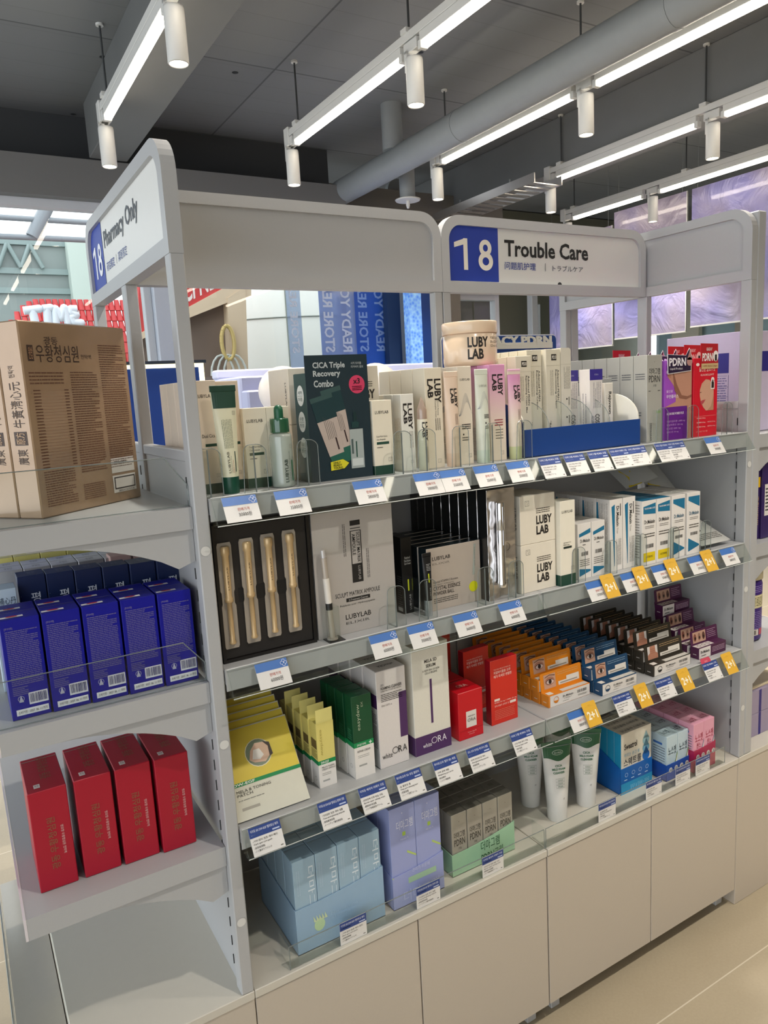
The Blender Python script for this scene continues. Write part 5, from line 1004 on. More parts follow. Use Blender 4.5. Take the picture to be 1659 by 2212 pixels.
# ------------------------------------------------------------------ left end shelves
def dBrown(mb, F, L, T):
    K = '#3f2a1c'; mb.text(F, '광동', .2, .885, .32, .925, K, bold=1); mb.rect(F, .05, .8, .1, .88, K); mb.text(F, '원방', .058, .81, .092, .87, '#b98a64', rot=0, off=OFF*3); mb.text(F, '우황청심원', .12, .795, .5, .885, K, bold=1); mb.text(F, '현탁액', .52, .815, .62, .84, K)
    mb.lines(F, .04, .68, .34, .75, 4, '#6a4630', th=.4); mb.lines(F, .06, .25, .12, .66, 26, '#6a4630', th=.4)
    for k in range(26): mb.rect(F, .12, .255+k*.0158, .33, .2562+k*.0158, '#8a5f44')
    mb.lines(F, .33, .25, .37, .66, 26, '#6a4630', th=.4); mb.lines(F, .4, .2, .66, .75, 42, '#6a4630', th=.45, seed=4); mb.lines(F, .7, .2, .96, .9, 54, '#6a4630', th=.45, seed=8); mb.lines(F, .06, .05, .34, .24, 15, '#6a4630', th=.45); mb.lines(F, .4, .05, .62, .14, 8, '#6a4630', th=.45)
    mb.rect(F, .7, .17, .95, .255, '#d9d2c8'); mb.text(F, 'MFG. 2401', .73, .225, .86, .24, '#5a5048', off=OFF*3); mb.rect(F, .7, .055, .95, .155, '#d9d2c8', OFF*1.5); mb.rect(F, .715, .075, .94, .145, '#2a2420', OFF*2); mb.rect(F, .725, .082, .93, .138, '#d9d2c8', OFF*2.5); mb.bars(F, .735, .085, .92, .135, n=26, seed=6); mb.text(F, '8806415070714', .75, .058, .92, .07, off=OFF*3)
    mb.text(L, '廣東', .3, .28, .75, .36, K, rot=90); mb.rect(L, .25, .38, .8, .45, K); mb.text(L, '原方', .33, .385, .72, .445, '#c9a27a', rot=90, off=OFF*3); mb.text(L, '牛黃淸心元', .28, .47, .78, .7, K, rot=90); mb.text(L, '현탁액', .35, .72, .6, .78, K, rot=90)
BRW = mat('#a78a6c', .25, .25, noise=.10, bump=.8, scale=16, coat=.7)
q1, q2 = Vector((.117, 1.308)), Vector((.309, 1.456)); rzb = math.atan2(q2.y-q1.y, q2.x-q1.x); nb = Vector((-math.sin(rzb), math.cos(rzb)))
bb = carton('medicine_gift_box', .242, .05, .318, BRW, dBrown, flap=False, cat='medicine box', bev=.002)
put('brown', bb, (q1.x, q1.y, 1.4225), 'large copper-brown medicine box in shrink wrap, the front one of the pair', rz=rzb)
put('brown', None, (q1.x+nb.x*.0515, q1.y+nb.y*.0515, 1.4225), 'large copper-brown medicine box in shrink wrap, the rear one of the pair', rz=rzb)
put('brown2', carton('medicine_gift_box', .05, .18, .16, BRW, lambda mb, F, L, T: mb.rect(F, .0, 0, 1, .12, '#3a3a5a'), flap=False, cat='medicine box'), (.045, 1.47, 1.4225), 'smaller brown box at the far left of the top end shelf')
BLUEB = mat('#11148c', .4, spec=.3)
def dBl(mb, F, L, T):
    mb.text(F, '[주의사항]', .1, .9, .3, .925, '#8a84a8'); mb.lines(F, .1, .34, .92, .89, 30, '#5d5890', th=.5, seed=2); mb.lines(F, .1, .24, .5, .33, 5, '#5d5890', th=.5)
    mb.bars(F, .5, .15, .94, .24, m='#1c1f6e', n=20, back='#dcdce4'); mb.hoop(F, .28, .205, .0048, .0006, '#b8b8d0', n=12); mb.poly(F, [(.22, .17), (.34, .17), (.28, .24)], '#b8b8d0'); mb.rect(F, .12, .04, .95, .1, '#e4e4e8'); mb.text(F, '소비기한 : 2027. 06. 11 까지', .16, .055, .91, .085, '#26262e', off=OFF*3)
    mb.rect(T, .03, .2, .62, .38, '#e6e4e6'); mb.disc(T, .33, .29, .009, mat('#b81c34'), ry=.003, off=OFF*3)
for i in range(5):
    for k in range(2): put('bl', carton('medicine_box', .0575, .052, .167, BLUEB, dBl), (.0315+.0608*i, 1.272-.003*i+.0535*k, 1.1075), 'royal blue medicine box, %s column from the left, %s row' % (('first', 'second', 'third', 'fourth', 'fifth')[i], ('front', 'back')[k]), group='royal blue medicine boxes')
def dNv(mb, F, L, T):
    mb.text(F, '평', .42, .75, .76, .84, '#dfe4ee', bold=2); mb.text(F, '온', .42, .63, .76, .71, '#8c98b4'); R = random.Random(3)
    for k in range(12): mb.disc(F, R.random()*.9+.05, R.random()*.5+.4, .0004, '#c8d0e0', n=6)
    mb.text(T, '평온', .4, .3, .7, .7, '#7c8498')
for i in range(6): put('nv', carton('medicine_box', .0455, .05, .198, mat('#14254e', .35), dNv), (.074+.0468*i, 1.44-.0175*i*.6, 1.1075), 'navy medicine box with white Korean letter, %s from the left' % ('first', 'second', 'third', 'fourth', 'fifth', 'sixth')[i], group='navy medicine boxes')
for i in range(5):
    for k in range(2): put('sv', carton('medicine_box', .048, .045, .186, mat('#b9b9bd', .3, .5), lambda mb, F, L, T: mb.text(T, '보심단', .35, .3, .65, .7, '#5a5a62')), (.045+.0495*i, 1.575-.006*i+.047*k, 1.1075), 'silver-topped medicine box, %s column from the left, %s one' % (('first', 'second', 'third', 'fourth', 'fifth')[i], ('front', 'back')[k]), group='silver-topped medicine boxes')
for i in range(5):
    for k in range(2): put('yl', carton('medicine_box', .05, .045, .19, mat('#d4cc7c', .4), lambda mb, F, L, T: mb.rect(T, .1, .1, .9, .14, '#a89c50')), (.035+.0515*i, 1.70-.004*i+.05*k, 1.1075), 'yellow-topped medicine box, %s column from the left, %s one' % (('first', 'second', 'third', 'fourth', 'fifth')[i], ('front', 'back')[k]), group='yellow-topped medicine boxes')
put('pb', carton('medicine_box', .04, .05, .185, mat('#b9ccdc', .4), lambda mb, F, L, T: (mb.text(F, '補心丹', .25, .85, .95, .92, '#26364a'), mb.lines(F, .2, .3, .95, .8, 12, '#5a6a7c'))), (.029, 1.42, 1.1075), 'pale blue card box with Chinese characters left of the navy boxes')
for i in range(2): put('pkb', carton('medicine_box', .04, .045, .192, mat('#d8b4ac', .4)), (.2+.045*i, 1.51, 1.1075) if 0 else (.295-.045*(1-i), 1.53, 1.1075), 'box with pinkish top behind the navy ones, the %s one' % ('left', 'right')[i])
RB = mat('#a50f2a', .38)
def dRb(mb, F, L, T):
    mb.text(F, '광동 우황청심원', .38, .2, .6, .72, mat('#8f6448', .4, .3), rot=90, bold=1); mb.text(F, '영묘향 우황청심원 현탁액', .72, .33, .8, .62, '#d8b8b4', rot=-90); mb.rect(T, .2, .1, .36, .2, '#e0d8d4'); mb.hoop(T, .28, .15, .003, .0008, '#7a2030', OFF*3, n=10, ry=.003); mb.text(T, '광동 우황청심원', .4, .3, .7, .95, mat('#8f6448', .4, .3), rot=90)
for i, (x, y) in enumerate(((.036, 1.288), (.108, 1.287), (.175, 1.284), (.2415, 1.278))): put('rb', carton('medicine_box', .0605, .14, .182, RB, dRb, bev=.0012), (x, y, .7875), 'crimson medicine box with bronze Korean lettering, %s from the left' % ('first', 'second', 'third', 'fourth')[i], rz=.0, group='crimson medicine boxes')
# ------------------------------------------------------------------ right end shelves
VD = mat('#33205c', .4)
def dVd(mb, F, L, T): mb.rect(F, 0, .64, .7, .85, mat('#e0b81e')) if 0 else None; mb.lines(F, .4, .1, .6, .6, 2, '#9a86b8', rot=1); mb.text(F, '종합비타민', .6, .2, .85, .6, mat('#c9a860'), rot=-90)
put('v1', carton('supplement_box', .034, .12, .213, VD, lambda mb, F, L, T: (mb.rect(F, 0, .72, 1, .86, mat('#e0b81e')), dVd(mb, F, L, T))), (1.98, 1.27, 1.1085), 'narrow dark purple box with a yellow band on the right end shelf')
put('v2', carton('supplement_box', .11, .12, .222, VD, lambda mb, F, L, T: (mb.rect(F, .12, .3, .5, .72, '#d8d4d0'), mb.lines(F, .16, .35, .46, .68, 7, '#5a5468'))), (2.0165, 1.265, 1.1085), 'wide dark purple box with a white label on the right end shelf')
def make_tub():
    t = thing('supplement_tub', '', 'tub'); V = mat('#3c2672', .35)
    mb = MB().lathe([(.05, 0), (.056, .004), (.057, .01), (.057, .175), (.054, .185), (.05, .19)], V, n=40); C = Curve(.16, .19, lambda u, v, off: Vector((.0571*math.sin((u-.5)*2.9), -.0571*math.cos((u-.5)*2.9)-off, v*.19)), 14)
    mb.rect(C, 0, .55, 1, .76, mat('#d2caa0')); mb.lines(C, .05, .58, .95, .73, 6, '#4a4430', th=.45); mb.lines(C, .05, .2, .95, .5, 10, '#8a78b8', th=.35); mb.lines(C, .05, .8, .95, .92, 4, '#8a78b8', th=.4); mb.rect(C, .08, .1, .5, .2, '#cfc8c0'); mb.bars(C, .12, .115, .45, .185, n=14); mb.rect(C, .52, .1, .8, .2, mat('#c04a5c')); mb.build('tub_body', t)
    MB().lathe([(.052, .19), (.058, .191), (.058, .222), (.054, .226)], mat('#c9c2a4', .4), n=40).build('lid', t); return t
put('tub', make_tub, (2.03, 1.33, .7885), 'round purple supplement tub with a beige label on the right end shelf')
LIL = mat('#9a8fa8', .5)
for k in range(2): put('ll', carton('supplement_box', .2, .2, .073, LIL, lambda mb, F, L, T: mb.rect(F, .28, .0, .34, 1, mat('#2c2478'))), (1.985, 1.27, ZD+.0005+.074*k), 'flat lilac box on the right end cabinet, %s of the pile of two' % ('bottom', 'top')[k], group='flat lilac boxes')
o = MB().box(0, .2, 0, .2, 0, .004, mat('#d9c9a4', .45)).build('flyer_pad', loc=(1.99, 1.28, ZD+.149), label='cream sheet lying on the flat lilac boxes', cat='paper')
def dLc(mb, F, L, T):
    for X, a, b in ((F, 0, 1), (L, .35, .82)): mb.rect(X, a, .6, b, .8, mat('#2f2a86')); 
    mb.lines(L, .3, .16, .8, .56, 16, '#6a64a0', th=.35); mb.rect(L, .3, .57, .8, .573, '#5a5490')
    for k in range(4): mb.rect(L, .3, .16+.1*k, .82, .163+.1*k, '#5a5490')
    mb.rect(L, .815, .1, .82, .58, '#5a5490')
put('lc', carton('supplement_box', .16, .26, .285, mat('#cdc2dc', .45), dLc), (1.962, 1.296, 1.4235), 'large pale lilac box with dark blue bars on the top right end shelf')
# ------------------------------------------------------------------ price tags
TB = mat('#3f6fb5', .45); TW = mat('#dcdad6', .5); TN = mat('#2a4384', .45); TY = mat('#dfae3c', .4, coat=.5)
TILT = math.atan2(.026, .044)
def tagface(w, h): return Face((0, 0, -h), (w, 0, 0), (0, 0, h))
def blue_tag(price, w=.062, h=.047):
    def f():
        mb = MB().box(0, w, 0, .0006, -h, 0, TW); F = tagface(w, h); mb.rect(F, 0, .66, 1, 1, TB)
        for a, b in ((0, .0036), (PI/2, .0036), (PI, .0036), (-PI/2, .0036)): mb.hoop(F, .88+b/F.w*math.cos(a), .83+b/F.h*math.sin(a), .0031, .0006, '#eef2f8', OFF*2, n=12)
        mb.disc(F, .88, .83, .0034, TB, OFF*3, n=12); mb.text(F, '✓' if 0 else 'v', .855, .78, .91, .88, '#eef2f8', off=OFF*5, bold=1)
        mb.text(F, '판매가격', .38, .42, .72, .55, '#b4442c', bold=0); mb.text(F, price+'원', .38, .2, .75, .37, INK); return tag(mb.build('price_tag'), cat='price tag')
    return f
NAVY = [('이지듀 EX DW-EGF 멜라토닝 패치', '-기미·잡티 집중 케어 패치', '-Dark spot care patch', '-淡斑祛斑贴', '-シミ集中ケアパッチ'), ('이지듀 EX DW EGF 멜라토닝 원데이 앰플', '-기미완화 집중 케어 앰플', '-Tone-up brightening ampoule', '-淡斑提亮安瓶', '-トーンアップ集中美容液'), ('이지듀 베리어 리페어 크림', '-피부장벽 진정 보습 크림', '-Barrier repair calming cream', '-屏障修护保湿霜', '-バリア修復保湿クリーム'), ('화이트오라 5D 포밍 클렌저', '-딥 클렌징 폼', '-Deep pore cleansing foam', '-深层洁面', '-ディープ洗顔フォーム'), ('화이트오라 멜라 5D 세럼', '-미백 광채 세럼', '-Brightening spot serum', '-亮白精华', '-シミケア美容液'), ('르뉴 오라 프라임 에이지 R 앰플', '-탄력 안티에이징 케어', '-Anti-aging firming ampoule', '-抗皱紧致', '-エイジングアンプル'), ('더마그램 PDRN 크림', '-진정 재생 케어 크림', '-Firming repair cream', '-修护紧致', '-ハリ再生クリーム')]
def navy_tag(j, w=.062, h=.05):
    def f():
        T_ = NAVY[j]; mb = MB().box(0, w, 0, .0006, -h, 0, TW); F = tagface(w, h); mb.rect(F, 0, .64, 1, 1, TN); mb.text(F, T_[0], .05, .82, .93, .92, '#e8ecf6'); mb.lines(F, .05, .7, .6, .77, 1, '#8a9cc8'); mb.rect(F, .72, .69, .95, .74, '#b8c4e0', OFF*2)
        for k in range(4): mb.text(F, T_[1+k], .06, .48-.115*k, min(.9, .1+.026*len(T_[1+k])*(1 if k == 1 else 1.9)), .56-.115*k, INK)
        mb.rect(F, .86, .08, .94, .11, '#5a564e'); return tag(mb.build('price_tag'), cat='price tag')
    return f
def yellow_tag(w=.044, h=.058):
    def f():
        mb = MB().prism(roundrect(0, -h, w, 0, .004), lambda x, z, y: Vector((x, y, z)), 0, .0007, TY); F = tagface(w, h); mb.text(F, '2+1', .14, .28, .86, .62, '#f4ecd0', bold=7); mb.rect(F, .2, .8, .8, .81, '#c89a2c'); mb.poly(F, [(.4, .84), (.6, .84), (.6, .86), (.4, .86)], '#c89a2c'); return tag(mb.build('promotion_tag'), cat='promotion tag')
    return f
def hang(key, mk, px, py, z, label, dz=.0, dy=0., tilt=TILT, group=None):
    x = at(px, py, Y=1.212).x; o = put(key, mk, (x, YF-.0075-dy, z+dz), label, group=group); o.rotation_euler = (tilt if 0 else -0.0, 0, 0)
    o.rotation_euler = (-tilt, 0, 0); return o
p2 = lambda a, b, s, x, y: (a+x/s, b+y/s)
tagsA = [('30000', *p2(400, 700, 2.9625, 228, 1120), 'below the green-capped tube'), ('35000', *p2(400, 700, 2.9625, 562, 1068), 'below the dropper bottle'), ('28000', *p2(400, 700, 2.9625, 1065, 1015), 'below the dark green gift box'), ('30000', *p2(800, 860, 4.1475, 375, 700), 'below the slim white cartons'), ('35000', *p2(800, 860, 4.1475, 609, 675), 'below the tall ivory cartons'), ('25000', *p2(800, 860, 4.1475, 912, 620), 'below the mountain drawing cartons'), ('25000', *p2(800, 860, 4.1475, 1205, 600), 'below the pink squeeze tube')]
for pr_, x, y, s in tagsA: hang('bt'+pr_, blue_tag(pr_), x, y, ZA, 'blue and white price tag on the top rail %s' % s, dz=-.001)
for k, x in enumerate((130, 303, 468, 615, 737)): hang('nt%d' % (6 if k != 3 else 2), navy_tag(6 if k != 3 else 2), 1120+x/3.19, 860+410/3.19, ZA, 'navy and white info tag below the blue tray, %s of five' % ('first', 'second', 'third', 'fourth', 'fifth')[k], dy=.0003*k, group='navy info tags below the blue tray')
for k, x in enumerate((930, 1015)): hang('nt6', None, 1120+x/3.19, 860+310/3.19, ZA, 'navy and white info tag below the %s supplement boxes' % ('grey cartons beside the', 'purple')[k], dy=.0004*k)
hang('bt29000', blue_tag('29000'), 1120+1272/3.19, 860+285/3.19, ZA, 'blue and white price tag at the right end of the top rail', dz=-.001)
hang('bt60000', blue_tag('60000'), *p2(470, 1380, 4.1475, 325, 230), ZB, 'blue and white price tag below the black pen box', dz=-.001)
hang('bt60000', None, *p2(440, 1020, 2.5136, 893, 898), ZB, 'blue and white price tag below the large silver gift box', dz=-.001); hang('bt35000', None, *p2(440, 1020, 2.5136, 1100, 845), ZB, 'blue and white price tag below the slim black cartons', dz=-.001)
hang('bt36000', blue_tag('36000'), *p2(440, 1020, 2.5136, 1347, 790), ZB, 'blue and white price tag below the wide silver-fronted cartons', dz=-.001); hang('bt60000', None, *p2(1000, 1000, 2.5175, 187, 765), ZB, 'blue and white price tag below the mirror silver box', dz=-.001)
for k, (x, y, x2, y2, s) in enumerate(((660, 672, 735, 615, 'short teal cartons'), (850, 615, 910, 570, 'tall teal wedge cartons'), (1018, 570, 1083, 530, 'yellow foot panel cartons'), (1215, 535, 1280, 495, 'teal wedge cartons'))):
    hang('bt37000', blue_tag('37000'), 1000+x/2.5175, 1000+y/2.5175, ZB, 'blue and white price tag below the %s, partly under a yellow tag' % s, dz=-.001); hang('yt', yellow_tag(), 1000+x2/2.5175, 1000+y2/2.5175, ZB, 'yellow 2+1 tag below the %s' % s, dz=.009, dy=.0015)
hang('bt58000', blue_tag('58000'), 1000+1390/2.5175, 1000+490/2.5175, ZB, 'blue and white price tag below the foil pouch at the right end', dz=-.001)
for k, (x, y) in enumerate(((130, 1055), (483, 925), (693, 850), (880, 780), (1073, 705), (1245, 640), (1468, 555))): hang('nt%d' % min(k, 6), navy_tag(min(k, 6)), 480+x/2.37, 1350+y/2.37, ZC, 'navy and white info tag on the third rail, below the %s' % ('mask pouches', 'yellow flap boxes', 'dark green cartons', 'white cleanser cartons', 'tall serum carton', 'red cube cartons', 'flat red boxes')[k], dz=.0)
hang('bt38000', blue_tag('38000'), 1000+563/2.5175, 1350+490/2.5175, ZC, 'blue and white price tag at the left end of the right bay third rail', dz=-.001); hang('yt', None, 1000+637/2.5175, 1350+435/2.5175, ZC, 'yellow 2+1 tag at the left end of the right bay third rail', dz=.012, dy=.0015)
for x, y, x2, y2, s in ((*p2(1000, 1350, 2.5175, 807, 390), *p2(1000, 1350, 2.5175, 920, 325), 'blue eye cream boxes'), (*p2(1250, 1270, 4.74, 770, 940), *p2(1250, 1270, 4.74, 985, 840), 'dark brown neck cream boxes'), (*p2(1250, 1270, 4.74, 1255, 760), *p2(1250, 1270, 4.74, 1440, 680), 'plum lip boxes')):
    hang('nt6', None, x, y, ZC, 'navy and white info tag below the %s' % s); hang('yt', None, x2, y2, ZC, 'yellow 2+1 tag below the %s' % s, dz=.01, dy=.0015)
def red_tag():
    mb = MB().prism(roundrect(0, -.06, .04, 0, .006), lambda x, z, y: Vector((x, y, z)), 0, .0006, mat('#c4455a')); mb.text(tagface(.04, .06), '1+1', .38, .8, .62, .88, '#f2d8d8'); return tag(mb.build('promotion_tag'), cat='promotion tag')
hang('rt', red_tag, *p2(1250, 1270, 4.74, 1262, 700), ZC, 'red 1+1 tag behind the info tag below the plum boxes', dz=.0115, dy=-.0074)
for k, (x, y) in enumerate((p2(500, 1650, 2.37, 553, 830), p2(500, 1650, 2.37, 945, 640), p2(500, 1650, 2.37, 1283, 480), p2(1100, 1600, 2.968, 573, 400), p2(1100, 1600, 2.968, 878, 260), p2(1100, 1600, 2.968, 1068, 180), p2(1100, 1600, 2.968, 1197, 130))):
    X_ = at(x, y, Y=1.2245).x; put('nt%d' % (k % 6), navy_tag(k % 6), (X_, 1.2248, ZD+.051), 'navy and white info tag before the %s' % ('pale blue tray', 'violet tray', 'light green tray', 'white cleanser tubes', 'water drop boxes', 'pale blue medicine boxes', 'pink medicine boxes')[k])
# hanging tag at the far left edge
t = thing('hanging_sign', 'clear sleeve with a navy and white card at the far left edge', 'sign holder', (-.055, 1.25, .70))
MB().box(0, .0015, 0, .09, -.02, .1, ACR).build('sleeve', t); MB().box(-.001, 0, .004, .08, .03, .1, TW).box(-.0015, -.001, .004, .08, .07, .1, TN).build('card', t)
# ------------------------------------------------------------------ behind the shelving, inside the shop
t = thing('light_box_display', 'blue display panel with a glowing cream rim behind the left frame', 'display', (.0, 2.9, 0))
MB().box(.0, .885, 0, .05, .4, 1.73, mat('#133f92', .5)).build('panel', t)
MB().box(-.0, .905, -.004, .054, 1.73, 1.745, mat('#fff3c4', .5, emis=1.6)).box(.885, .905, -.004, .054, .4, 1.73, mat('#fff3c4', .5, emis=1.6)).build('glowing_rim', t)
MB().box(-.01, .915, -.008, .058, 1.745, 1.757, mat('#2a3444', .4)).build('top_edge', t)
o = MB().box(1.45, 3.4, 4.0, 4.5, 0, 1.72, mat('#b4b8d4', .45, 0, .02), .01).box(1.45, 3.4, 3.9, 4.0, 0, 1.64, mat('#a6abc9', .45, 0, .02), .01).box(1.45, 3.4, 4.4, 4.5, 1.72, 1.775, mat('#c9cde4', .4, 0, .02), .01).build('window_counter', label='long lilac counter standing before the shop window', cat='counter')
def make_ball():
    return tag(MB().lathe([(.12*math.sin(PI*k/16)+.0005, .12*(1-math.cos(PI*k/16))) for k in range(17)], mat('#d6cfc8', .35), n=40, cap=False).build('display_globe'), cat='globe')
pa = at(613, 845, Y=3.3); pb = at(812, 840, Y=3.3)
MB().box(1.05, 2.1, 3.1, 3.5, 0, 1.50, mat('#c9cbd8', .4), .01).build('plinth', label='white plinth carrying two white globes', cat='plinth')
put('ball', make_ball, (pa.x, 3.3, 1.50), 'white globe on the plinth, the left one'); put('ball', None, (pb.x, 3.3, 1.50), 'white globe on the plinth, the right one')
# glass films with mirrored lettering on the window
def film(px0, px1, y, m, words, wm, label, mirror=True, z0=.6, z1=2.84):
    a, b = at(px0, 700, Y=y).x, at(px1, 700, Y=y).x
    mb = MB().box(a, b, y, y+.004, z0, z1, m); F = Face((a, y, z0), (b-a, 0, 0), (0, 0, z1-z0)); n = len(words)
    for k, wd in enumerate(words):
        for j in range(2): mb.text(F, wd, (k+.2)/n, .08+.5*j, (k+.75)/n, .53+.5*j, wm, rot=-90, mirror=mirror, bold=3, off=.001)
    mb.build('window_film', label=label, cat='window film')
LBF = glassy('pale_blue_film', '#c4d2f0', .05, .1, .55, '#9db4e4')
film(622, 652, 4.98, glassy('faint_blue_film', '#dfe8f4', .05, .1, .3, '#b8cdea'), ('STORE READY YOUNG',), '#d8e2f0', 'faint blue window film strip with pale lettering, leftmost of the three films')
film(692, 768, 4.98, LBF, ('STORE READY YOUNG', 'READY YOUNG STORE'), '#dbe4f6', 'pale blue window film with pale vertical lettering, in the middle')
film(768, 838, 4.98, mat('#2a5cc0', .4), ('STORE READY YOUNG', 'READY YOUNG STORE'), '#8fb0e8', 'strong blue window film with vertical lettering')
MB().box(at(838, 700, Y=4.9).x, at(866, 700, Y=4.9).x, 4.9, 4.96, 0, 2.85, mat('#21395c', .5)).build('curtain_panel', label='dark navy upright panel right of the blue film', cat='panel')
MB().box(at(866, 700, Y=4.9).x, at(886, 700, Y=4.9).x, 4.9, 4.98, 0, 2.85, mat('#8e9290', .5)).build('grey_post', label='grey upright post between the navy panel and the mosaic', cat='post')
mz = bpy.data.materials.new('blue_mosaic'); mz.use_nodes = True; n_ = mz.node_tree; b_ = n_.nodes['Principled BSDF']; vo = n_.nodes.new('ShaderNodeTexVoronoi'); vo.inputs['Scale'].default_value = 38; tc_ = n_.nodes.new('ShaderNodeTexCoord'); cr_ = n_.nodes.new('ShaderNodeValToRGB')
cr_.color_ramp.elements[0].color = rgb('#2f6fd0'); cr_.color_ramp.elements[1].color = rgb('#9ccaf4'); n_.links.new(tc_.outputs['Object'], vo.inputs[0]); n_.links.new(vo.outputs['Distance'], cr_.inputs[0]); n_.links.new(cr_.outputs[0], b_.inputs['Base Color']); n_.links.new(cr_.outputs[0], b_.inputs['Emission Color']); b_.inputs['Emission Strength'].default_value = .45  # mosaic panel colours also feed a weak added emission
MB().box(at(886, 700, Y=4.7).x, at(912, 700, Y=4.7).x, 4.7, 4.78, 0, 2.8, mz).build('mosaic_panel', label='bright blue speckled mosaic panel strip by the window', cat='screen')
MB().box(at(912, 700, Y=4.7).x+.003, at(934, 700, Y=4.7).x, 4.7, 4.8, 0, 2.8, mat('#123a7c', .5)).build('blue_post', label='deep blue post right of the speckled panel', cat='post')
# translucent film panels hanging at the right
fl = bpy.data.materials.new('iridescent_film'); fl.use_nodes = True; n_ = fl.node_tree; b_ = n_.nodes['Principled BSDF']; L_ = n_.links.new
tc_ = n_.nodes.new('ShaderNodeTexCoord'); nz = n_.nodes.new('ShaderNodeTexNoise'); nz.inputs['Scale'].default_value = 1.6; nz.inputs['Detail'].default_value = 2; cr_ = n_.nodes.new('ShaderNodeValToRGB'); L_(tc_.outputs['Object'], nz.inputs[0]); L_(nz.outputs[0], cr_.inputs[0])
cr_.color_ramp.elements[0].position = .4; cr_.color_ramp.elements[0].color = rgb('#a59bb0'); cr_.color_ramp.elements[1].position = .62; cr_.color_ramp.elements[1].color = rgb('#8f8cc4'); L_(cr_.outputs[0], b_.inputs['Base Color'])
b_.inputs['Roughness'].default_value = .14; b_.inputs['Metallic'].default_value = .0; b_.inputs['Transmission Weight'].default_value = 0
n2 = n_.nodes.new('ShaderNodeTexNoise'); n2.inputs['Scale'].default_value = 3; n2.inputs['Detail'].default_value = 9; n2.inputs['Distortion'].default_value = 1.2; bp = n_.nodes.new('ShaderNodeBump'); bp.inputs['Strength'].default_value = 1; bp.inputs['Distance'].default_value = .045
L_(tc_.outputs['Object'], n2.inputs[0]); L_(n2.outputs[0], bp.inputs['Height']); L_(bp.outputs[0], b_.inputs['Normal']); b_.inputs['Coat Weight'].default_value = .6; L_(cr_.outputs[0], b_.inputs['Emission Color']); b_.inputs['Emission Strength'].default_value = .0
def filmp(y0, y1, z0, z1, nm, x=5.3):
    t = thing('film_panel', nm, 'hanging panel', (x, y0, z0)); MB().box(0, .006, 0, y1-y0, 0, z1-z0, fl).build('film_sheet', t)
    MB().box(-.003, .009, 0, y1-y0, -.006, .006, WHITEP).box(-.003, .009, 0, .008, 0, z1-z0, WHITEP).build('sheet_edge', t)
    for y in (.05, y1-y0-.05): MB().cyl((0.003, y, z1-z0), (.003, y, 3.41-z0), .0015, PIPE, 6).build('hanging_wire', t)
filmp(4.79, 5.6, 1.89, 2.93, 'lilac iridescent film panel, the farthest one'); filmp(4.02, 4.77, 1.94, 3.03, 'lilac iridescent film panel, the middle one'); filmp(2.2, 3.98, 1.97, 3.03, 'lilac iridescent film panel, the nearest and widest one')
# far right shop front seen under the films
for k, (y, d_, c) in enumerate(((3.2, .35, '#77734a'), (3.75, .3, '#e4e2d8'), (4.2, .18, '#5a6668'), (4.75, .12, '#b9b5aa'), (5.3, .35, '#dcdccc'))):
    MB().box(7.2, 7.26, y, y+d_, 0, 3.0, mat(c, .5)).build('wall_post', label='upright %s strip on the right hand wall' % ('olive', 'cream', 'dark grey', 'light grey', 'ivory')[k], cat='post')
MB().box(7.3, 7.32, 4.3, 5.9, 1.2, 2.7, mat('#a8c8d4', .3, 0, .02)).build('tinted_board', label='pale blue glossy board on the right hand wall', cat='board')
# ------------------------------------------------------------------ outside, across the street
MB().box(-30, 40, 5.5, 40, -.15, -.1, mat('#9a9a96', .8, 0, .08)).build('street', label='grey paved street outside', cat='street', kind='structure')
def bpx(x0, x1, y, dep, z0, z1, m): return (at(x0, 700, Y=y).x, at(x1, 700, Y=y).x, y, y+dep, z0, z1, m)
TG = mat('#858f8d', .25, 0, .12, 0, 1.2)
t = thing('glass_building', 'tall grey-green glass building across the street at the left', 'building', (0, 15, 0))
MB().box(-9, 2.75, 0, 6, 0, 4.6, TG).build('facade', t); mb = MB()
for z in (4.5, 4.0, 3.66): MB().box(-9, 2.75, -.06, 0, z, z+.1, mat('#8a9a99', .4)).build('ledge', t)
mb = MB()
for k in range(8): mb.cyl((-1+k*.36, -.1, 4.1), (-.82+k*.36, -.1, 4.5), .04, mat('#8a9a99'), 6); mb.cyl((-.64+k*.36, -.1, 4.1), (-.82+k*.36, -.1, 4.5), .04, mat('#8a9a99'), 6)
mb.build('truss', t); MB().box(2.3, 2.75, -.3, 0, 0, 4.6, mat('#c4d0c8', .5)).build('white_column', t)
# canopy glazing bars
t = thing('glass_canopy', 'white glazed street canopy with grey bars seen over the glass building', 'canopy', (0, 9, 0)); G7 = mat('#8b9096', .5)
mb = MB()
a, b = at(112, 425, Y=9), at(70, 512, Y=9); mb.cyl((a.x, 0, a.z), (b.x, 0, b.z), .07, G7, 8)
a, b = at(0, 469, Y=9), at(190, 481, Y=9); mb.cyl((a.x-.6, 0, a.z), (b.x+.6, 0, b.z), .03, G7, 8); a, b = at(0, 511, Y=9), at(190, 518, Y=9); mb.cyl((a.x-.6, 0, a.z), (b.x+.6, 0, b.z), .03, G7, 8); mb.build('glazing_bar', t)
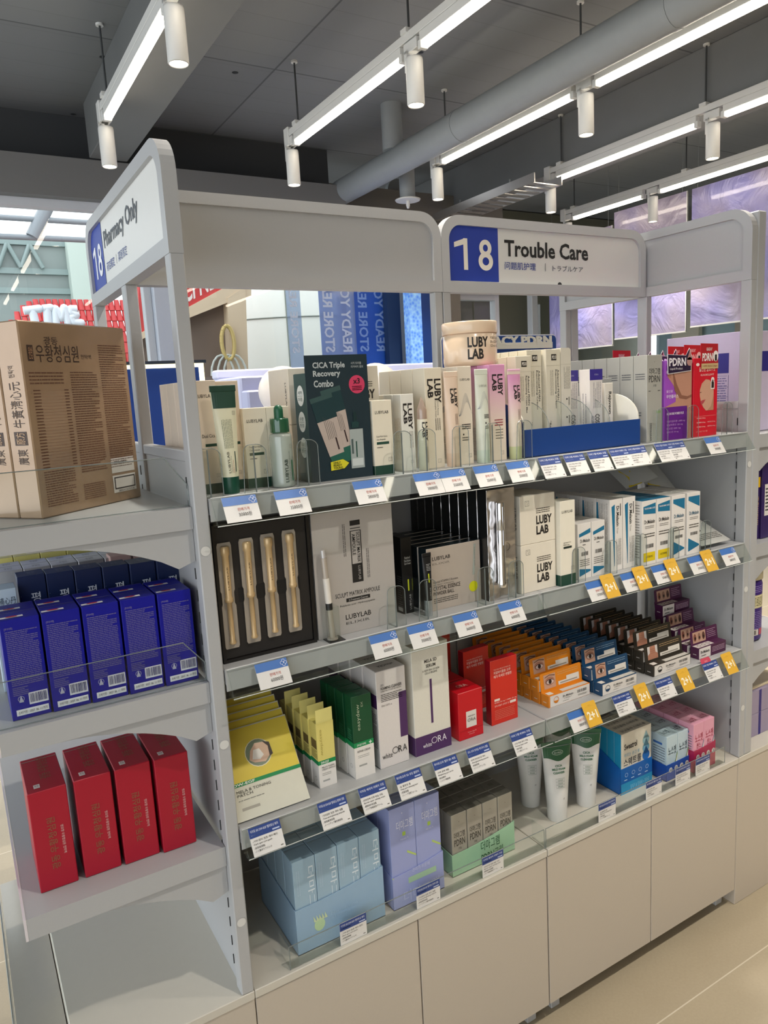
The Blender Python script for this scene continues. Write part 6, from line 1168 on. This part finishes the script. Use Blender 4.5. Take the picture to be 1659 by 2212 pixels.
# red tiled shop roof with white letters
RT = mat('#c03a3c', .55, 0, .12, 0, 4); yy = 9.0
t = thing('tiled_awning', 'red tiled shop awning with puffy white letters', 'awning', (0, yy, 0)); mb = MB()
a = at(22, 700, Y=yy).x; b = at(347, 700, Y=yy).x; zt = at(200, 642, Y=yy).z; N = 24; wdt = (b-a)/N
for k in range(N):
    cx = a+wdt*(k+.5); dz = -.28*max(0, 1-(k+.5)/5)**2
    for r_ in range(8):
        mb.loft([[Vector((cx+math.cos(2*PI*i/10)*rr, yq+math.sin(2*PI*i/10)*rr, zq)) for i in range(10)] for rr, yq, zq in ((wdt*.42, .22-.06*r_, zt+dz-.125*r_), (wdt*.56, .16-.06*r_, zt+dz-.125-.125*r_))], RT)
mb.build('roof_tiles', t); MB().box(a, b, .0, 1.5, 1.0, zt-1.0, mat('#8d9a98', .5)).build('shop_front', t)
mb = MB(); p0, p1 = at(52, 705, Y=yy-.55), at(168, 662, Y=yy-.55); F = Face((p0.x, -.55, p0.z), (p1.x-p0.x, 0, 0), (0, 0, p1.z-p0.z))
LW = mat('#dfe6ee', .4)
def stroke(pts, r=.042):
    for (a, b), (c, d) in zip(pts, pts[1:]): P = F.P(a, b, .03); Q = F.P(c, d, .03); mb.cyl(P, Q, r, LW, 10); mb.lathe([(.001, -r), (r*.7, -r*.7), (r, 0), (r*.7, r*.7), (.001, r)], LW, Q, 10)
stroke([(.02, .75), (.3, .85)]); stroke([(.17, .8), (.2, .1)]); stroke([(.36, .85), (.5, .9)]); stroke([(.43, .9), (.42, .1)])
stroke([(.56, .1), (.58, .85), (.66, .4), (.74, .9), (.78, .15)]); stroke([(.97, .85), (.86, .85), (.84, .68), (.94, .55)]); stroke([(.94, .55), (.84, .4), (.88, .18), (1.02, .15)])
mb.build('sign_letters', t)
# red brick sign, cream frame, dark window
yy = 8.0; t = thing('brick_shop', 'shop across the street with a red sign, cream surround and dark window', 'building', (0, yy, 0))
CRM = mat('#d9c2a6', .6, 0, .03)
def q(px, py, Y=8.0): v = at(px, py, Y=Y); return (v.x, v.z)
mb = MB().prism([q(300, 560), q(520, 560), q(520, 603), q(492, 618), q(406, 664), q(352, 693), q(300, 721)], lambda x, z, y: Vector((x, y, z)), 0, .3, mat('#c23c3c', .6, 0, .1, 0, 6)); F = Face((q(355, 672)[0], -.002, q(355, 672)[1]), (q(500, 600)[0]-q(355, 672)[0], 0, q(500, 600)[1]-q(355, 672)[1]), (0, 0, .28)); mb.text(F, 'CUCI NEW', .02, -.1, .95, .7, '#e8dcd8', bold=3); mb.build('red_sign', t)
MB().prism([q(300, 721), q(352, 693), q(492, 617), q(540, 590), q(540, 640), q(488, 655), q(408, 687), q(352, 711), q(300, 736)], lambda x, z, y: Vector((x, y, z)), -.04, .3, CRM).build('slanted_frame', t)
MB().prism([q(488, 645), q(527, 620), q(538, 950), q(505, 950)], lambda x, z, y: Vector((x, y, z)), -.05, .3, CRM).build('cream_column', t)
MB().prism([q(290, 725), q(352, 700), q(500, 640), q(515, 980), q(290, 980)], lambda x, z, y: Vector((x, y, z)), .1, .3, mat('#7a6a60', .3, 0, .25, 0, 2)).build('dark_window', t)
mb = MB(); c = q(486, 742); r1 = .13
for k in range(16): a0, a1 = k*PI/8, (k+1)*PI/8; mb.cyl((c[0]+.55*r1*math.cos(a0), -.1, c[1]+1.4*r1*math.sin(a0)), (c[0]+.55*r1*math.cos(a1), -.1, c[1]+1.4*r1*math.sin(a1)), .022, mat('#c9b070', .5), 6)
mb.build('yellow_ring', t); mb = MB(); c = q(476, 812); 
for j in range(3):
    for k in range(8): a0, a1 = k*PI/8, (k+1)*PI/8; mb.cyl((c[0]+.07*j+.13*math.cos(a0), -.1, c[1]+.22*math.sin(a0)), (c[0]+.07*j+.13*math.cos(a1), -.1, c[1]+.22*math.sin(a1)), .012, mat('#c9ccc6', .5), 6)
mb.build('white_hoops', t)
yy = 8.4; t = thing('curved_building', 'pale rounded building with thin seams across the street', 'building', (0, yy, 0)); PW = mat('#dedfd8', .5, 0, .02)
x0, x1 = at(522, 700, Y=yy).x, at(980, 700, Y=yy).x; n = 24
prof = [(x0+(x1-x0)*k/n, .9*(abs(k/n-.45)*2)**2.5) for k in range(n+1)]
vs = [Vector((x, y, z)) for z in (-.1, 7) for x, y in prof]+[Vector((x, y+1, z)) for z in (-.1, 7) for x, y in prof]; m_ = n+1
mb = MB().add(vs, [(k, k+1, m_+k+1, m_+k) for k in range(n)]+[(2*m_+k, 3*m_+k, 3*m_+k+1, 2*m_+k+1) for k in range(n)]+[(m_+k, m_+k+1, 3*m_+k+1, 3*m_+k) for k in range(n)]+[(0, m_, 3*m_, 2*m_), (n, 2*m_+n, 3*m_+n, m_+n)], PW, True); mb.build('wall_surface', t)
mb = MB()
for z in (2.55, 3.4, 1.7):
    for (xa, ya), (xb, yb) in zip(prof, prof[1:]): mb.cyl((xa, ya-.004, z), (xb, yb-.004, z), .008, '#8d948c', 5)
for k in (1, 5, 12): mb.cyl((prof[k][0], prof[k][1]-.004, 0), (prof[k][0], prof[k][1]-.004, 7), .008, '#8d948c', 5)
mb.build('seam', t)
t = thing('far_building', 'dark glass shop front far behind on the right', 'building', (4.2, 13, 0)); MB().box(0, 6, 0, 1, 0, 6, mat('#4e5a5a', .2, 0, .4, 0, 1)).build('facade', t); mb = MB()
for k in range(7): mb.box(k*.9, k*.9+.06, -.05, 0, 0, 6, mat('#9aa6a4', .5))
mb.build('mullion', t)
